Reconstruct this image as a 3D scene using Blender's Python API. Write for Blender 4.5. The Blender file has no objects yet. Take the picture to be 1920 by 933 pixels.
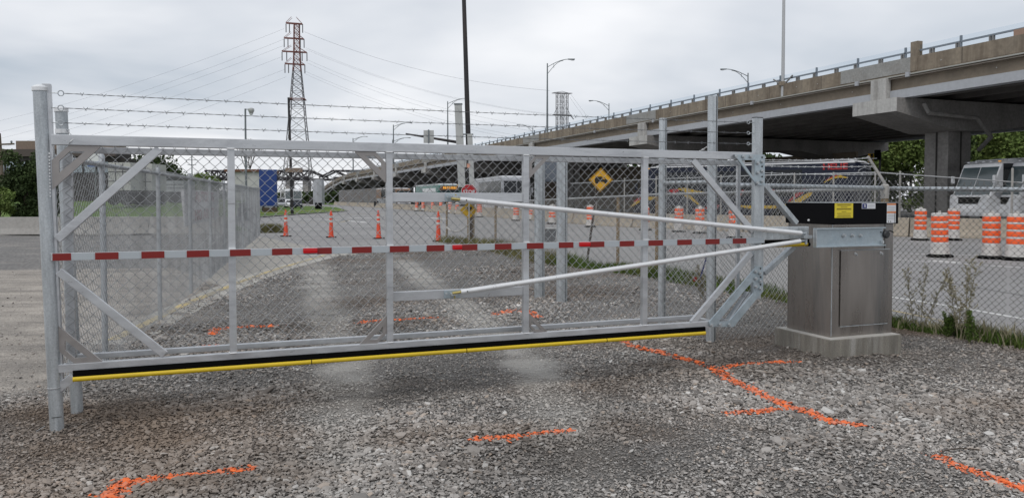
import bpy, bmesh, math, random
import numpy as np
from mathutils import Vector, Matrix
random.seed(7); RNG = np.random.default_rng(7)
S = bpy.context.scene
COL = S.collection
R = math.radians
PI = math.pi
# ------------------------------------------------------------------ camera
F = 1442.0; EYE = 1.6; PITCH = R(1.9); PY0 = 419.8
cam = bpy.data.cameras.new('camera'); camo = bpy.data.objects.new('camera', cam); COL.objects.link(camo)
cam.sensor_width = 36; cam.lens = 36*F/1920; cam.clip_start = .05; cam.clip_end = 4000
cam.shift_y = -(466.5-PY0)/1920   # the photograph is cropped off centre
camo.location = (0, 0, EYE); camo.rotation_euler = (PI/2-PITCH, 0, 0)
S.camera = camo
# ------------------------------------------------------------------ world, sun, exposure
SUN_EL, SUN_AZ = R(58), R(-150)
w = bpy.data.worlds.new('World'); S.world = w; w.use_nodes = True
nt = w.node_tree; nt.nodes.clear()
def N(t, typ, **kw):
    n = t.nodes.new(typ)
    for k, v in kw.items():
        if k in ('inputs', 'i'):
            for a, b in v.items(): n.inputs[a].default_value = b
        else: setattr(n, k, v)
    return n
def L(t, a, b): t.links.new(a, b)
out = N(nt, 'ShaderNodeOutputWorld'); bg = N(nt, 'ShaderNodeBackground', i={'Strength': .1})
sky = N(nt, 'ShaderNodeTexSky', sky_type='NISHITA', sun_disc=False, sun_elevation=SUN_EL, sun_rotation=SUN_AZ, dust_density=3.0)
tc = N(nt, 'ShaderNodeTexCoord'); sp = N(nt, 'ShaderNodeSeparateXYZ'); L(nt, tc.outputs['Generated'], sp.inputs[0])
zz = N(nt, 'ShaderNodeMath', operation='MAXIMUM', i={1: 0.0}); L(nt, sp.outputs['Z'], zz.inputs[0])
za = N(nt, 'ShaderNodeMath', operation='ADD', i={1: .10}); L(nt, zz.outputs[0], za.inputs[0])
dx = N(nt, 'ShaderNodeMath', operation='DIVIDE'); L(nt, sp.outputs['X'], dx.inputs[0]); L(nt, za.outputs[0], dx.inputs[1])
dy = N(nt, 'ShaderNodeMath', operation='DIVIDE'); L(nt, sp.outputs['Y'], dy.inputs[0]); L(nt, za.outputs[0], dy.inputs[1])
cb = N(nt, 'ShaderNodeCombineXYZ'); L(nt, dx.outputs[0], cb.inputs[0]); L(nt, dy.outputs[0], cb.inputs[1])
n1 = N(nt, 'ShaderNodeTexNoise', i={'Scale': .42, 'Detail': 5.0, 'Roughness': .48, 'Distortion': .3}); L(nt, cb.outputs[0], n1.inputs['Vector'])
rp = N(nt, 'ShaderNodeValToRGB'); L(nt, n1.outputs['Fac'], rp.inputs[0])
e = rp.color_ramp.elements
e[0].position = .36; e[0].color = (.50, .56, .635, 1)
e[1].position = .62; e[1].color = (.95, .96, .985, 1)
m = e.new(.48); m.color = (.70, .735, .79, 1)
# brighter towards the horizon, as an even overcast is
hz = N(nt, 'ShaderNodeMapRange', i={'From Min': 0.0, 'From Max': .12, 'To Min': .5, 'To Max': 0.0}); L(nt, zz.outputs[0], hz.inputs['Value'])
mh = N(nt, 'ShaderNodeMixRGB', i={'Color2': (.90, .91, .93, 1)}); L(nt, hz.outputs[0], mh.inputs['Fac']); L(nt, rp.outputs[0], mh.inputs['Color1'])
x10 = N(nt, 'ShaderNodeVectorMath', operation='SCALE', i={'Scale': 9.9}); L(nt, mh.outputs[0], x10.inputs[0])
mx = N(nt, 'ShaderNodeMixRGB', i={'Fac': .94}); L(nt, sky.outputs[0], mx.inputs['Color1']); L(nt, x10.outputs[0], mx.inputs['Color2'])
L(nt, mx.outputs[0], bg.inputs['Color']); L(nt, bg.outputs[0], out.inputs['Surface'])
sl = bpy.data.lights.new('sun', 'SUN'); slo = bpy.data.objects.new('sun', sl); COL.objects.link(slo)
sl.energy = 1.3; sl.angle = R(25); sl.color = (1, .97, .93)
slo.rotation_euler = (PI/2-SUN_EL, 0, PI-SUN_AZ)
S.view_settings.view_transform = 'Standard'; S.view_settings.look = 'None'; S.view_settings.exposure = 0.08; S.view_settings.gamma = 1

# ------------------------------------------------------------------ helpers
CP, SP = math.cos(PITCH), math.sin(PITCH)
def ray(px, py):
    x = (px-960)/F; y = (PY0-py)/F
    return Vector((x, CP+y*SP, -SP+y*CP))
def G(px, py, z=0.0):                      # where the sight line meets the level z
    r = ray(px, py); t = (z-EYE)/r.z
    return Vector((r.x*t, r.y*t, z))
def AT(px, py, Y):                         # where it is at distance Y
    r = ray(px, py); t = Y/r.y
    return Vector((r.x*t, Y, EYE+r.z*t))
def tag(o, label=None, cat=None, group=None, kind=None):
    if label: o['label'] = label
    if cat: o['category'] = cat
    if group: o['group'] = group
    if kind: o['kind'] = kind
    return o
def thing(name, label, cat, loc=(0, 0, 0), rz=0.0, group=None):
    o = bpy.data.objects.new(name, None); COL.objects.link(o)
    o.empty_display_size = .2
    o.location = loc; o.rotation_euler = (0, 0, rz)
    return tag(o, label, cat, group)
def kids(o): return [c for c in bpy.data.objects if c.parent == o]
def copy_tree(o, parent=None):
    c = o.copy(); COL.objects.link(c); c.parent = parent
    for ch in KID.get(o.name, []): copy_tree(bpy.data.objects[ch], c)
    return c
KID = {}
def freeze():                               # remember which parts each thing has
    KID.clear()
    for o in bpy.data.objects:
        if o.parent: KID.setdefault(o.parent.name, []).append(o.name)
class MB:
    def __init__(s): s.v = []; s.f = []
    def add(s, vs, fs):
        b = len(s.v); s.v += [tuple(v) for v in vs]; s.f += [tuple(i+b for i in f) for f in fs]; return s
    def box(s, c, d, M=None):
        c = Vector(c); hx, hy, hz_ = d[0]/2, d[1]/2, d[2]/2
        vs = [Vector((x, y, z)) for x in (-hx, hx) for y in (-hy, hy) for z in (-hz_, hz_)]
        if M is not None: vs = [M @ v for v in vs]
        return s.add([c+v for v in vs], [(0,1,3,2),(4,6,7,5),(0,4,5,1),(2,3,7,6),(0,2,6,4),(1,5,7,3)])
    def span(s, a, b): # axis box from corner to corner
        a = Vector(a); b = Vector(b); return s.box((a+b)/2, [abs(x) for x in (b-a)])
    def bar(s, p, q, w_, h_, up=(0, 0, 1)): # w across, h along up
        p = Vector(p); q = Vector(q); d = (q-p).normalized(); up = Vector(up)
        if abs(d.dot(up)) > .99: up = Vector((0, 1, 0))
        sd = d.cross(up).normalized(); u = sd.cross(d).normalized()
        vs = []
        for e_ in (p, q):
            for a in (-1, 1):
                for b in (-1, 1): vs.append(e_+sd*(a*w_/2)+u*(b*h_/2))
        return s.add(vs, [(0,2,3,1),(4,5,7,6),(0,1,5,4),(2,6,7,3),(0,4,6,2),(1,3,7,5)])
    def tube(s, p, q, r, n=8, r2=None, caps=True):
        p = Vector(p); q = Vector(q); d = (q-p).normalized(); up = Vector((0, 0, 1)) if abs(d.z) < .9 else Vector((0, 1, 0))
        a = d.cross(up).normalized(); b = a.cross(d); r2 = r if r2 is None else r2
        vs = []
        for e_, rr in ((p, r), (q, r2)):
            for k in range(n):
                t = 2*PI*k/n; vs.append(e_+a*(math.cos(t)*rr)+b*(math.sin(t)*rr))
        fs = [(k, (k+1) % n, n+(k+1) % n, n+k) for k in range(n)]
        if caps: fs += [tuple(range(n))[::-1], tuple(range(n, 2*n))]
        return s.add(vs, fs)
    def path(s, pts, r, n=6):
        for a, b in zip(pts[:-1], pts[1:]): s.tube(a, b, r, n)
        return s
    def lathe(s, prof, n=20, c=(0, 0, 0)):
        vs = []; fs = []
        for (r, z) in prof:
            for k in range(n):
                t = 2*PI*k/n; vs.append((c[0]+r*math.cos(t), c[1]+r*math.sin(t), c[2]+z))
        m_ = len(prof)
        for i in range(m_-1):
            for k in range(n): fs.append((i*n+k, i*n+(k+1) % n, (i+1)*n+(k+1) % n, (i+1)*n+k))
        fs += [tuple(range(n))[::-1], tuple(range((m_-1)*n, m_*n))]
        return s.add(vs, fs)
    def prism(s, poly, axis, a, b):  # 2-D poly extruded along axis ('x','y','z') from a to b
        n = len(poly)
        def P(u, v, w_): return {'x': (w_, u, v), 'y': (u, w_, v), 'z': (u, v, w_)}[axis]
        vs = [P(u, v, a) for u, v in poly]+[P(u, v, b) for u, v in poly]
        return s.add(vs, [tuple(range(n)), tuple(range(n, 2*n))[::-1]]+[(k, n+k, n+(k+1) % n, (k+1) % n) for k in range(n)])
    def ringprism(s, outer, inner, axis, a, b): # same number of corners
        n = len(outer)
        def P(u, v, w_): return {'x': (w_, u, v), 'y': (u, w_, v), 'z': (u, v, w_)}[axis]
        vs = [P(u, v, a) for u, v in outer]+[P(u, v, b) for u, v in outer]+[P(u, v, a) for u, v in inner]+[P(u, v, b) for u, v in inner]
        fs = []
        for k in range(n):
            j = (k+1) % n
            fs += [(k, j, n+j, n+k), (2*n+k, 3*n+k, 3*n+j, 2*n+j), (k, 2*n+k, 2*n+j, j), (n+k, n+j, 3*n+j, 3*n+k)]
        return s.add(vs, fs)
    def build(s, name, mat, parent=None, bevel=0, smooth=None, loc=None, rz=None, norm=True):
        me = bpy.data.meshes.new(name); me.from_pydata(s.v, [], s.f); me.update()
        if norm or bevel:
            bm = bmesh.new(); bm.from_mesh(me)
            if norm: bmesh.ops.recalc_face_normals(bm, faces=bm.faces)
            if bevel: bmesh.ops.bevel(bm, geom=[e_ for e_ in bm.edges if e_.is_manifold and e_.calc_face_angle(0) > .7], offset=bevel, segments=2, affect='EDGES', profile=.7)
            bm.to_mesh(me); bm.free()
        if smooth:
            me.polygons.foreach_set('use_smooth', [True]*len(me.polygons)); me.set_sharp_from_angle(angle=R(smooth))
        me.materials.append(mat)
        o = bpy.data.objects.new(name, me); COL.objects.link(o)
        if parent is not None: o.parent = parent
        if loc is not None: o.location = loc
        if rz is not None: o.rotation_euler = (0, 0, rz)
        return o
def npmesh(name, V, Fq, mat, parent=None):   # quads or triangles from numpy
    me = bpy.data.meshes.new(name); k = Fq.shape[1]
    me.vertices.add(len(V)); me.vertices.foreach_set('co', V.astype(np.float32).ravel())
    me.loops.add(Fq.size); me.loops.foreach_set('vertex_index', Fq.astype(np.int32).ravel())
    me.polygons.add(len(Fq)); me.polygons.foreach_set('loop_start', np.arange(0, Fq.size, k, dtype=np.int32))
    me.update(calc_edges=True); me.materials.append(mat)
    o = bpy.data.objects.new(name, me); COL.objects.link(o)
    if parent is not None: o.parent = parent
    return o
def segs_mesh(name, A, B, r, mat, parent=None, n=3):   # many thin wires at once
    A = np.asarray(A, float); B = np.asarray(B, float); d = B-A; ln = np.linalg.norm(d, axis=1, keepdims=True); d = d/np.maximum(ln, 1e-9)
    up = np.where(np.abs(d[:, 2:3]) > .9, np.array([[0, 1., 0]]), np.array([[0, 0, 1.]]))
    a = np.cross(d, up); a /= np.linalg.norm(a, axis=1, keepdims=True); b = np.cross(a, d)
    V = []
    for P_ in (A, B):
        for k in range(n):
            t = 2*PI*k/n+.5; V.append(P_+r*(a*math.cos(t)+b*math.sin(t)))
    V = np.stack(V, 1).reshape(-1, 3); m_ = len(A); base = np.arange(m_)[:, None]*2*n
    Fq = np.concatenate([base+np.array([[k, (k+1) % n, n+(k+1) % n, n+k]]) for k in range(n)], 0)
    return npmesh(name, V, Fq, mat, parent)
def chain(p, q, z0, z1, W=.075, amp=.003):  # chain link fabric: zigzag wires hooked into each other, z0/z1 may be pairs
    p = np.array(p[:2], float); q = np.array(q[:2], float); Ln = np.linalg.norm(q-p); u = (q-p)/Ln; nrm = np.array([-u[1], u[0]])
    h = W/2; nw = int(Ln/h); A = []; B = []
    za, zb = (z0 if isinstance(z0, (tuple, list)) else (z0, z0)); ya, yb = (z1 if isinstance(z1, (tuple, list)) else (z1, z1))
    for k in range(nw):
        f = (k+.5)/nw; lo = za+(zb-za)*f; hi = ya+(yb-ya)*f
        i0 = math.ceil(lo/h); i1 = int(hi/h)
        i = np.arange(i0, i1+1); side = ((i+k) % 2)
        wob = RNG.normal(0, .0012, len(i))
        x = (k+side)*h+np.where(side == 1, .003, -.003)+wob; y = np.where(side == 1, amp, -amp)
        P3 = np.stack([p[0]+u[0]*x+nrm[0]*y, p[1]+u[1]*x+nrm[1]*y, i*h], 1)
        A.append(P3[:-1]); B.append(P3[1:])
        # knuckle at the top
        t = P3[-1]; kn = np.array([t[0]+u[0]*.012*(1-2*side[-1]), t[1]+u[1]*.012*(1-2*side[-1]), t[2]+.022])
        A.append(t[None]); B.append(kn[None])
    return np.concatenate(A), np.concatenate(B)

# ------------------------------------------------------------------ materials
MATS = {}
def mat(name, col, rough=.7, metal=0.0, amt=.15, scale=4.0, stain=None, stain_amt=.5, streak=False, bump=0.0, bscale=60, spec=.5, emit=None, stretch=None, fine=0.0, transmission=0, stain_pos=(.5, .66), attr=None):
    if name in MATS: return MATS[name]
    m_ = bpy.data.materials.new(name); m_.use_nodes = True; t = m_.node_tree; b = t.nodes['Principled BSDF']
    tc_ = N(t, 'ShaderNodeTexCoord'); mp = N(t, 'ShaderNodeMapping'); L(t, tc_.outputs['Object'], mp.inputs[0])
    if streak: mp.inputs['Scale'].default_value = (1, 1, .12)
    if stretch: mp.inputs['Scale'].default_value = stretch
    n_ = N(t, 'ShaderNodeTexNoise', i={'Scale': scale, 'Detail': 6.0, 'Roughness': .62}); L(t, mp.outputs[0], n_.inputs['Vector'])
    mr = N(t, 'ShaderNodeMapRange', i={'From Min': .25, 'From Max': .75, 'To Min': 1-amt, 'To Max': 1+amt}); L(t, n_.outputs['Fac'], mr.inputs['Value'])
    sc = N(t, 'ShaderNodeVectorMath', operation='SCALE', i={0: tuple(col[:3])}); L(t, mr.outputs[0], sc.inputs['Scale'])
    cur = sc.outputs[0]
    if stain:
        n2 = N(t, 'ShaderNodeTexNoise', i={'Scale': scale*.45, 'Detail': 8.0, 'Roughness': .7, 'Distortion': .4}); L(t, mp.outputs[0], n2.inputs['Vector'])
        m2 = N(t, 'ShaderNodeMapRange', i={'From Min': stain_pos[0], 'From Max': stain_pos[1], 'To Min': 0.0, 'To Max': stain_amt}); L(t, n2.outputs['Fac'], m2.inputs['Value'])
        mxx = N(t, 'ShaderNodeMixRGB', i={'Color2': (*stain, 1)}); L(t, m2.outputs[0], mxx.inputs['Fac']); L(t, cur, mxx.inputs['Color1']); cur = mxx.outputs[0]
    if fine:
        n3 = N(t, 'ShaderNodeTexNoise', i={'Scale': bscale, 'Detail': 3.0}); L(t, tc_.outputs['Object'], n3.inputs['Vector'])
        m3 = N(t, 'ShaderNodeMapRange', i={'From Min': .3, 'From Max': .7, 'To Min': 1-fine, 'To Max': 1+fine}); L(t, n3.outputs['Fac'], m3.inputs['Value'])
        s3 = N(t, 'ShaderNodeVectorMath', operation='SCALE'); L(t, cur, s3.inputs[0]); L(t, m3.outputs[0], s3.inputs['Scale']); cur = s3.outputs[0]
    L(t, cur, b.inputs['Base Color'])
    rr = N(t, 'ShaderNodeMapRange', i={'From Min': .3, 'From Max': .7, 'To Min': max(.05, rough-.1), 'To Max': min(1, rough+.1)}); L(t, n_.outputs['Fac'], rr.inputs['Value'])
    L(t, rr.outputs[0], b.inputs['Roughness'])
    b.inputs['Metallic'].default_value = metal; b.inputs['Specular IOR Level'].default_value = spec
    if transmission: b.inputs['Transmission Weight'].default_value = transmission
    if bump:
        nb = N(t, 'ShaderNodeTexNoise', i={'Scale': bscale, 'Detail': 4.0}); L(t, tc_.outputs['Object'], nb.inputs['Vector'])
        bp = N(t, 'ShaderNodeBump', i={'Strength': bump, 'Distance': .01}); L(t, nb.outputs['Fac'], bp.inputs['Height']); L(t, bp.outputs[0], b.inputs['Normal'])
    if emit: b.inputs['Emission Color'].default_value = (*emit[:3], 1); b.inputs['Emission Strength'].default_value = emit[3]
    MATS[name] = m_; return m_
galv = mat('galvanized_steel', (.47, .50, .52), .42, .55, .26, 20, stain=(.30, .33, .355), stain_amt=.85, streak=True, fine=.12, bscale=90)
galv_wire = mat('galvanized_wire', (.36, .37, .38), .5, .4, .3, 3)
galv_old = mat('weathered_wire', (.36, .35, .33), .6, .3, .3, 2)
barb = mat('barbed_wire_steel', (.22, .23, .24), .5, .5, .3, 3)
alu = mat('aluminium_tube', (.55, .565, .585), .36, .65, .12, 7, stain=(.40, .41, .43), stain_amt=.8, stretch=(.6, 2, 2), fine=.03, bscale=120)
alu_dark = mat('gusset_ground_reflection', (.33, .31, .30), .42, .65, .1, 20)  # brownish dark base colour paints the ground's reflection into the gusset plates
zinc = mat('blue_zinc_plate', (.41, .475, .515), .38, .6, .12, 16, stain=(.30, .38, .44), stain_amt=.5, fine=.05)
pipe_w = mat('bright_galvanized_pipe', (.72, .73, .74), .35, .35, .06, 15)
stainless = mat('stainless_sheet', (.31, .285, .265), .30, .85, .15, 2.2, stain=(.17, .175, .18), stain_amt=.6, stretch=(2.4, 2.4, .35), fine=.03, bscale=200)  # second tone paints brushed streaks and a dark reflection smudge into the colour
blackp = mat('black_powder_coat', (.004, .004, .005), .6, 0, .2, 10, spec=.08)
rubber = mat('black_rubber', (.004, .004, .004), .8, 0, .3, 8, spec=.05)
yellow = mat('yellow_rubber', (.62, .44, .015), .5, 0, .1, 8, stain=(.35, .25, .03), stain_amt=.4, stretch=(.5, 2, 2))
red_tape = mat('red_reflective_tape', (.20, .010, .008), .35, 0, .12, 30, fine=.15, bscale=300)
white_tape = mat('white_reflective_tape', (.42, .46, .49), .4, .1, .08, 30, fine=.06, bscale=300)
red_lens = mat('red_lens', (.50, .004, .008), .15, 0, .1, 60)
brass = mat('yellow_chromate_brass', (.50, .42, .16), .35, .8, .2, 30)
steel_dark = mat('dark_steel', (.05, .052, .055), .5, .5, .3, 10)
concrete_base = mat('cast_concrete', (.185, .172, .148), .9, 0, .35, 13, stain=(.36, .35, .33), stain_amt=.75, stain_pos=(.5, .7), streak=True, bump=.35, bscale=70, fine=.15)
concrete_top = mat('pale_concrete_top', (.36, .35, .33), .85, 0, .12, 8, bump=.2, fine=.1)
ink = mat('black_ink', (.015, .013, .01), .7, 0, .1, 5)
label_y = mat('yellow_label', (.68, .55, .03), .5, 0, .04, 5)
label_w = mat('white_label', (.66, .67, .70), .5, 0, .04, 5)
label_b = mat('blue_label', (.015, .025, .14), .5, 0, .1, 5)
label_o = mat('orange_label', (.62, .20, .05), .5, 0, .06, 5)
grey_ink = mat('grey_ink', (.38, .40, .42), .7, 0, .1, 5)
para = mat('brown_weathered_concrete', (.235, .198, .152), .88, 0, .25, 1.1, stain=(.105, .08, .058), stain_amt=.85, stretch=(1.4, 1.4, .16), fine=.16, bscale=4.0, stain_pos=(.44, .66))
fascia_b = mat('brown_fascia', (.205, .17, .13), .88, 0, .22, .8, stain=(.13, .105, .08), stain_amt=.6, stretch=(.5, .5, .7), fine=.1, bscale=3)
flange = mat('pale_grey_fascia', (.37, .385, .41), .8, 0, .06, .5, stain=(.30, .31, .33), stain_amt=.4, fine=.05, bscale=4)
patchc = mat('repaired_concrete', (.27, .27, .26), .85, 0, .15, 1.5, stain=(.2, .18, .16), stain_amt=.5, fine=.12, bscale=8)
pierc = mat('dark_pier_concrete', (.23, .22, .21), .9, 0, .25, .6, stain=(.13, .125, .12), stain_amt=.6, stretch=(1, 1, .5), fine=.15, bscale=6)
capc = mat('pale_pier_cap', (.42, .415, .40), .85, 0, .15, 2.2, stain=(.20, .19, .175), stain_amt=.7, streak=True, fine=.1, bscale=6)
underc = mat('dark_girder_concrete', (.14, .132, .125), .95, 0, .3, .5, spec=.1)  # one darker tone shared by the deck slab and girders
railm = mat('blue_grey_railing', (.20, .235, .275), .5, .3, .15, 3)
postm = mat('grey_railing_post', (.20, .20, .20), .7, .1, .25, 2, stain=(.18, .12, .08), stain_amt=.5)
tanb = mat('tan_barrier_concrete', (.33, .29, .235), .88, 0, .15, 1.0, stain=(.20, .17, .14), stain_amt=.6, fine=.12, bscale=10)
greyb = mat('grey_barrier_concrete', (.30, .29, .275), .88, 0, .12, 1.0, stain=(.2, .195, .18), stain_amt=.4, fine=.1, bscale=10)
asphalt = mat('asphalt', (.235, .23, .228), .9, 0, .14, .22, stain=(.175, .172, .172), stain_amt=.7, fine=.12, bscale=22, bump=.2)
paint_w = mat('white_road_paint', (.58, .58, .57), .7, 0, .15, 3, stain=(.25, .25, .25), stain_amt=.8, stain_pos=(.52, .6))
paint_y = mat('yellow_road_paint', (.44, .35, .17), .7, 0, .15, 3, stain=(.25, .23, .19), stain_amt=.9, stain_pos=(.46, .56))
kerbc = mat('kerb_concrete', (.30, .29, .27), .88, 0, .15, 2, fine=.12, bscale=20)
orange = mat('orange_plastic', (.78, .10, .015), .5, 0, .08, 6)
orange_f = mat('faded_orange_plastic', (.66, .075, .03), .55, 0, .1, 6)
white_p = mat('white_sheeting', (.54, .52, .50), .5, 0, .16, 5, stain=(.30, .27, .24), stain_amt=.7)
navy = mat('navy_coach_paint', (.009, .012, .026), .3, 0, .15, 1, spec=.3)
glass_d = mat('dark_bus_glass', (.008, .010, .013), .12, 0, .2, 1, spec=.35)
glass_t = mat('windscreen_reflection', (.05, .072, .08), .08, 0, .15, 1, spec=.9)  # teal-grey base colour stands in for what the windscreen reflects
white_v = mat('white_vehicle_paint', (.62, .63, .65), .3, 0, .06, 1)
silver_v = mat('silver_vehicle_paint', (.30, .31, .33), .3, .3, .08, 1)
teal_v = mat('teal_vehicle_paint', (.05, .16, .135), .35, 0, .25, 2)
brown_v = mat('brown_vehicle_paint', (.17, .10, .06), .45, 0, .25, 2)
red_g = mat('red_graphic', (.34, .018, .02), .35, 0, .05, 3)
yel_g = mat('yellow_graphic', (.46, .30, .03), .35, 0, .05, 3)
lamp_g = mat('headlight_glass', (.7, .72, .75), .1, 0, .05, 5)
amber = mat('amber_display', (.8, .35, .03), .5, 0, .05, 5, emit=(1, .45, .06, .45))
tyre = mat('tyre_rubber', (.012, .012, .012), .85, 0, .3, 8)
sign_y = mat('yellow_sign_face', (.62, .33, .01), .45, 0, .06, 4)
sign_b = mat('blue_sign_face', (.010, .040, .19), .4, 0, .06, .8)
red_s = mat('red_sign_face', (.34, .012, .016), .45, 0, .05, 4)
sign_back = mat('sign_back_aluminium', (.42, .43, .42), .5, .4, .12, 1.5, stain=(.3, .3, .29), stain_amt=.5)
black_pole = mat('dark_pole_paint', (.018, .017, .019), .55, .1, .3, 1, stain=(.05, .035, .028), stain_amt=.5)
wood = mat('weathered_wood', (.12, .095, .075), .9, 0, .3, 4, stretch=(2, 2, .2))
rusty = mat('rusty_post', (.24, .18, .11), .8, .2, .3, 4, stain=(.32, .30, .27), stain_amt=.6)
dark_lat = mat('rust_lattice_steel', (.19, .085, .075), .7, .2, .3, .05)
dark_lat2 = mat('grey_lattice_steel', (.12, .12, .125), .7, .2, .3, .05)
lamp_m = mat('lamp_pole_metal', (.17, .19, .20), .5, .4, .1, .5)
mast_m = mat('pale_mast', (.42, .43, .44), .5, .3, .06, .5)
bldg = mat('dark_building_cladding', (.035, .031, .03), .8, 0, .15, .3)
bldg_t = mat('tan_building_wall', (.19, .145, .115), .85, 0, .1, .5, fine=.1, bscale=4)
pane = mat('window_pane', (.30, .36, .42), .12, 0, .1, .3, spec=.8)
sheet = mat('corrugated_white', (.46, .46, .45), .7, 0, .08, 1, stain=(.32, .31, .29), stain_amt=.5)
leafm = mat('green_foliage', (.11, .16, .04), .75, 0, .55, 1.2, stain=(.16, .18, .05), stain_amt=.6, spec=.25)
leafd = mat('dark_foliage', (.040, .062, .022), .8, 0, .5, 1.2, stain=(.075, .10, .03), stain_amt=.6, spec=.2)
bark = mat('bark', (.06, .045, .035), .9, 0, .3, 6)
grassm = mat('grass_blades', (.075, .12, .025), .8, 0, .45, 2.0, stain=(.17, .15, .06), stain_amt=.7, spec=.2)
drym = mat('dry_weed_stems', (.25, .225, .15), .85, 0, .35, 3, stain=(.13, .14, .07), stain_amt=.5, spec=.2)
lawn = mat('lawn_turf', (.075, .13, .025), .9, 0, .3, .8, stain=(.14, .14, .05), stain_amt=.5, fine=.3, bscale=12, spec=.2)
glassp = bpy.data.materials.new('clear_screen'); glassp.use_nodes = True
_t = glassp.node_tree; _t.nodes.clear(); _o = N(_t, 'ShaderNodeOutputMaterial'); _a = N(_t, 'ShaderNodeBsdfTransparent', i={'Color': (.86, .90, .93, 1)}); _b = N(_t, 'ShaderNodeBsdfGlossy', i={'Roughness': .2, 'Color': (.8, .85, .9, 1)}); _m = N(_t, 'ShaderNodeMixShader', i={0: .10}); L(_t, _a.outputs[0], _m.inputs[1]); L(_t, _b.outputs[0], _m.inputs[2]); L(_t, _m.outputs[0], _o.inputs[0])
def text(body, size, mt, loc, rot, parent=None, name='lettering', bold=0.0, align='CENTER', sx=1.0):
    c = bpy.data.curves.new(name, 'FONT'); c.body = body; c.size = size; c.extrude = .004; c.offset = bold; c.align_x = align; c.align_y = 'CENTER'
    c.resolution_u = 3
    tmp = bpy.data.objects.new('tmp', c); COL.objects.link(tmp); bpy.context.view_layer.update()
    me = bpy.data.meshes.new_from_object(tmp.evaluated_get(bpy.context.evaluated_depsgraph_get())); me.name = name; bpy.data.objects.remove(tmp)
    me.materials.clear(); me.materials.append(mt)
    o = bpy.data.objects.new(name, me); COL.objects.link(o); o.location = loc; o.rotation_euler = rot; o.scale = (sx, 1, 1)
    if parent is not None: o.parent = parent
    return o
# ------------------------------------------------------------------ ground
def pts(l, z=0.0): return [G(a, b) for a, b in l]
def sheet_poly(name, poly, z, mt, label=None, kind='structure'):
    mb = MB(); mb.add([(p[0], p[1], z) for p in poly], [tuple(range(len(poly)))])
    o = mb.build(name, mt, norm=False)
    if o.data.polygons[0].normal.z < 0: o.data.flip_normals()
    return tag(o, label, kind=kind)
def fnoise(x, y, s=1.0, seed=0):
    r = np.random.default_rng(seed); v = np.zeros_like(x); a = 1.0; tot = 0
    for o_ in range(4):
        for _ in range(5):
            th = r.uniform(0, 2*PI); ph = r.uniform(0, 2*PI); k = s*2**o_*r.uniform(.7, 1.4)
            v += a*np.sin((x*math.cos(th)+y*math.sin(th))*k+ph); tot += a*a*.5
        a *= .62
    return v/math.sqrt(tot)
ground_m = mat('packed_dirt_ground', (.135, .13, .125), .95, 0, .3, 1.6, stain=(.24, .22, .20), stain_amt=.8, fine=.55, bscale=14, bump=.6, stretch=(.6, 1.4, 1))
mb = MB(); mb.add([(-1500, -60, -.012), (1500, -60, -.012), (1500, 2500, -.012), (-1500, 2500, -.012)], [(0, 1, 2, 3)])
tag(mb.build('ground', ground_m, norm=False), kind='structure')
# road surface beyond the gravel
FB = [Vector(p) for p in ((6.15, 7.0, 0), (5.41, 8.3, 0), (4.74, 9.6, 0), (4.20, 12.4, 0), (2.96, 15.7, 0), (2.33, 16.9, 0), (1.15, 18.6, 0), (-1.35, 27.0, 0), (-2.4, 28.3, 0))]  # old fence line
leftfar = [G(300, 612), G(420, 540), G(520, 503), G(620, 478), G(700, 470), G(838, 463)]
road_poly = [(60, -2), (60, 420), (-75, 420), (-45, 110), (-24, 60), (-15.5, 40), (-11.0, 33.5)]+[tuple(p[:2]) for p in leftfar[:]]+[tuple(p[:2]) for p in FB[::-1][1:]]+[(12, -2)]
sheet_poly('road', road_poly, -.004, asphalt)
# gravel lot as a fine grid with worn tracks
def seg_dist(x, y, line):
    d = np.full(x.shape, 1e9)
    for a, b in zip(line[:-1], line[1:]):
        ax, ay, bx, by = a[0], a[1], b[0], b[1]; L2 = (bx-ax)**2+(by-ay)**2
        t = np.clip(((x-ax)*(bx-ax)+(y-ay)*(by-ay))/L2, 0, 1)
        d = np.minimum(d, np.hypot(x-ax-t*(bx-ax), y-ay-t*(by-ay)))
    return d
TR1 = pts([(600, 474), (588, 505), (608, 570), (632, 640), (655, 715), (650, 820), (640, 960)])
TR2 = pts([(745, 480), (800, 528), (880, 585), (955, 650), (1010, 705), (1060, 800), (1110, 960)])
def in_poly(x, y, poly):
    c = np.zeros(x.shape, bool); n = len(poly)
    for i in range(n):
        x0, y0 = poly[i][0], poly[i][1]; x1, y1 = poly[(i+1) % n][0], poly[(i+1) % n][1]
        cond = ((y0 > y) != (y1 > y)); xi = (x1-x0)*(y-y0)/((y1-y0) if y1 != y0 else 1e-9)+x0
        c ^= cond & (x < xi)
    return c
gravel_poly = [(-16, -1), tuple(G(-280, 507)[:2]), tuple(G(70, 507)[:2]), tuple(G(330, 503)[:2])]+[tuple(p[:2]) for p in leftfar[1:]]+[tuple(p[:2]) for p in FB[::-1]]+[(8.5, 3.0), (8.5, -1)]
DIRT_EDGE = pts([(-900, 800), (0, 742), (95, 712), (190, 668), (300, 606), (420, 540), (520, 503)])
DIRT_POLY = [(-40, 2.0)]+[tuple(p[:2]) for p in DIRT_EDGE]+[(-40, 30)]
def dirt_at(x, y):
    sd = seg_dist(x, y, DIRT_EDGE)*np.where(in_poly(x, y, DIRT_POLY), 1, -1)
    return np.clip(.5+(sd+.22*fnoise(x, y, 2.2, 31))/.8, 0, 1)
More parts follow.
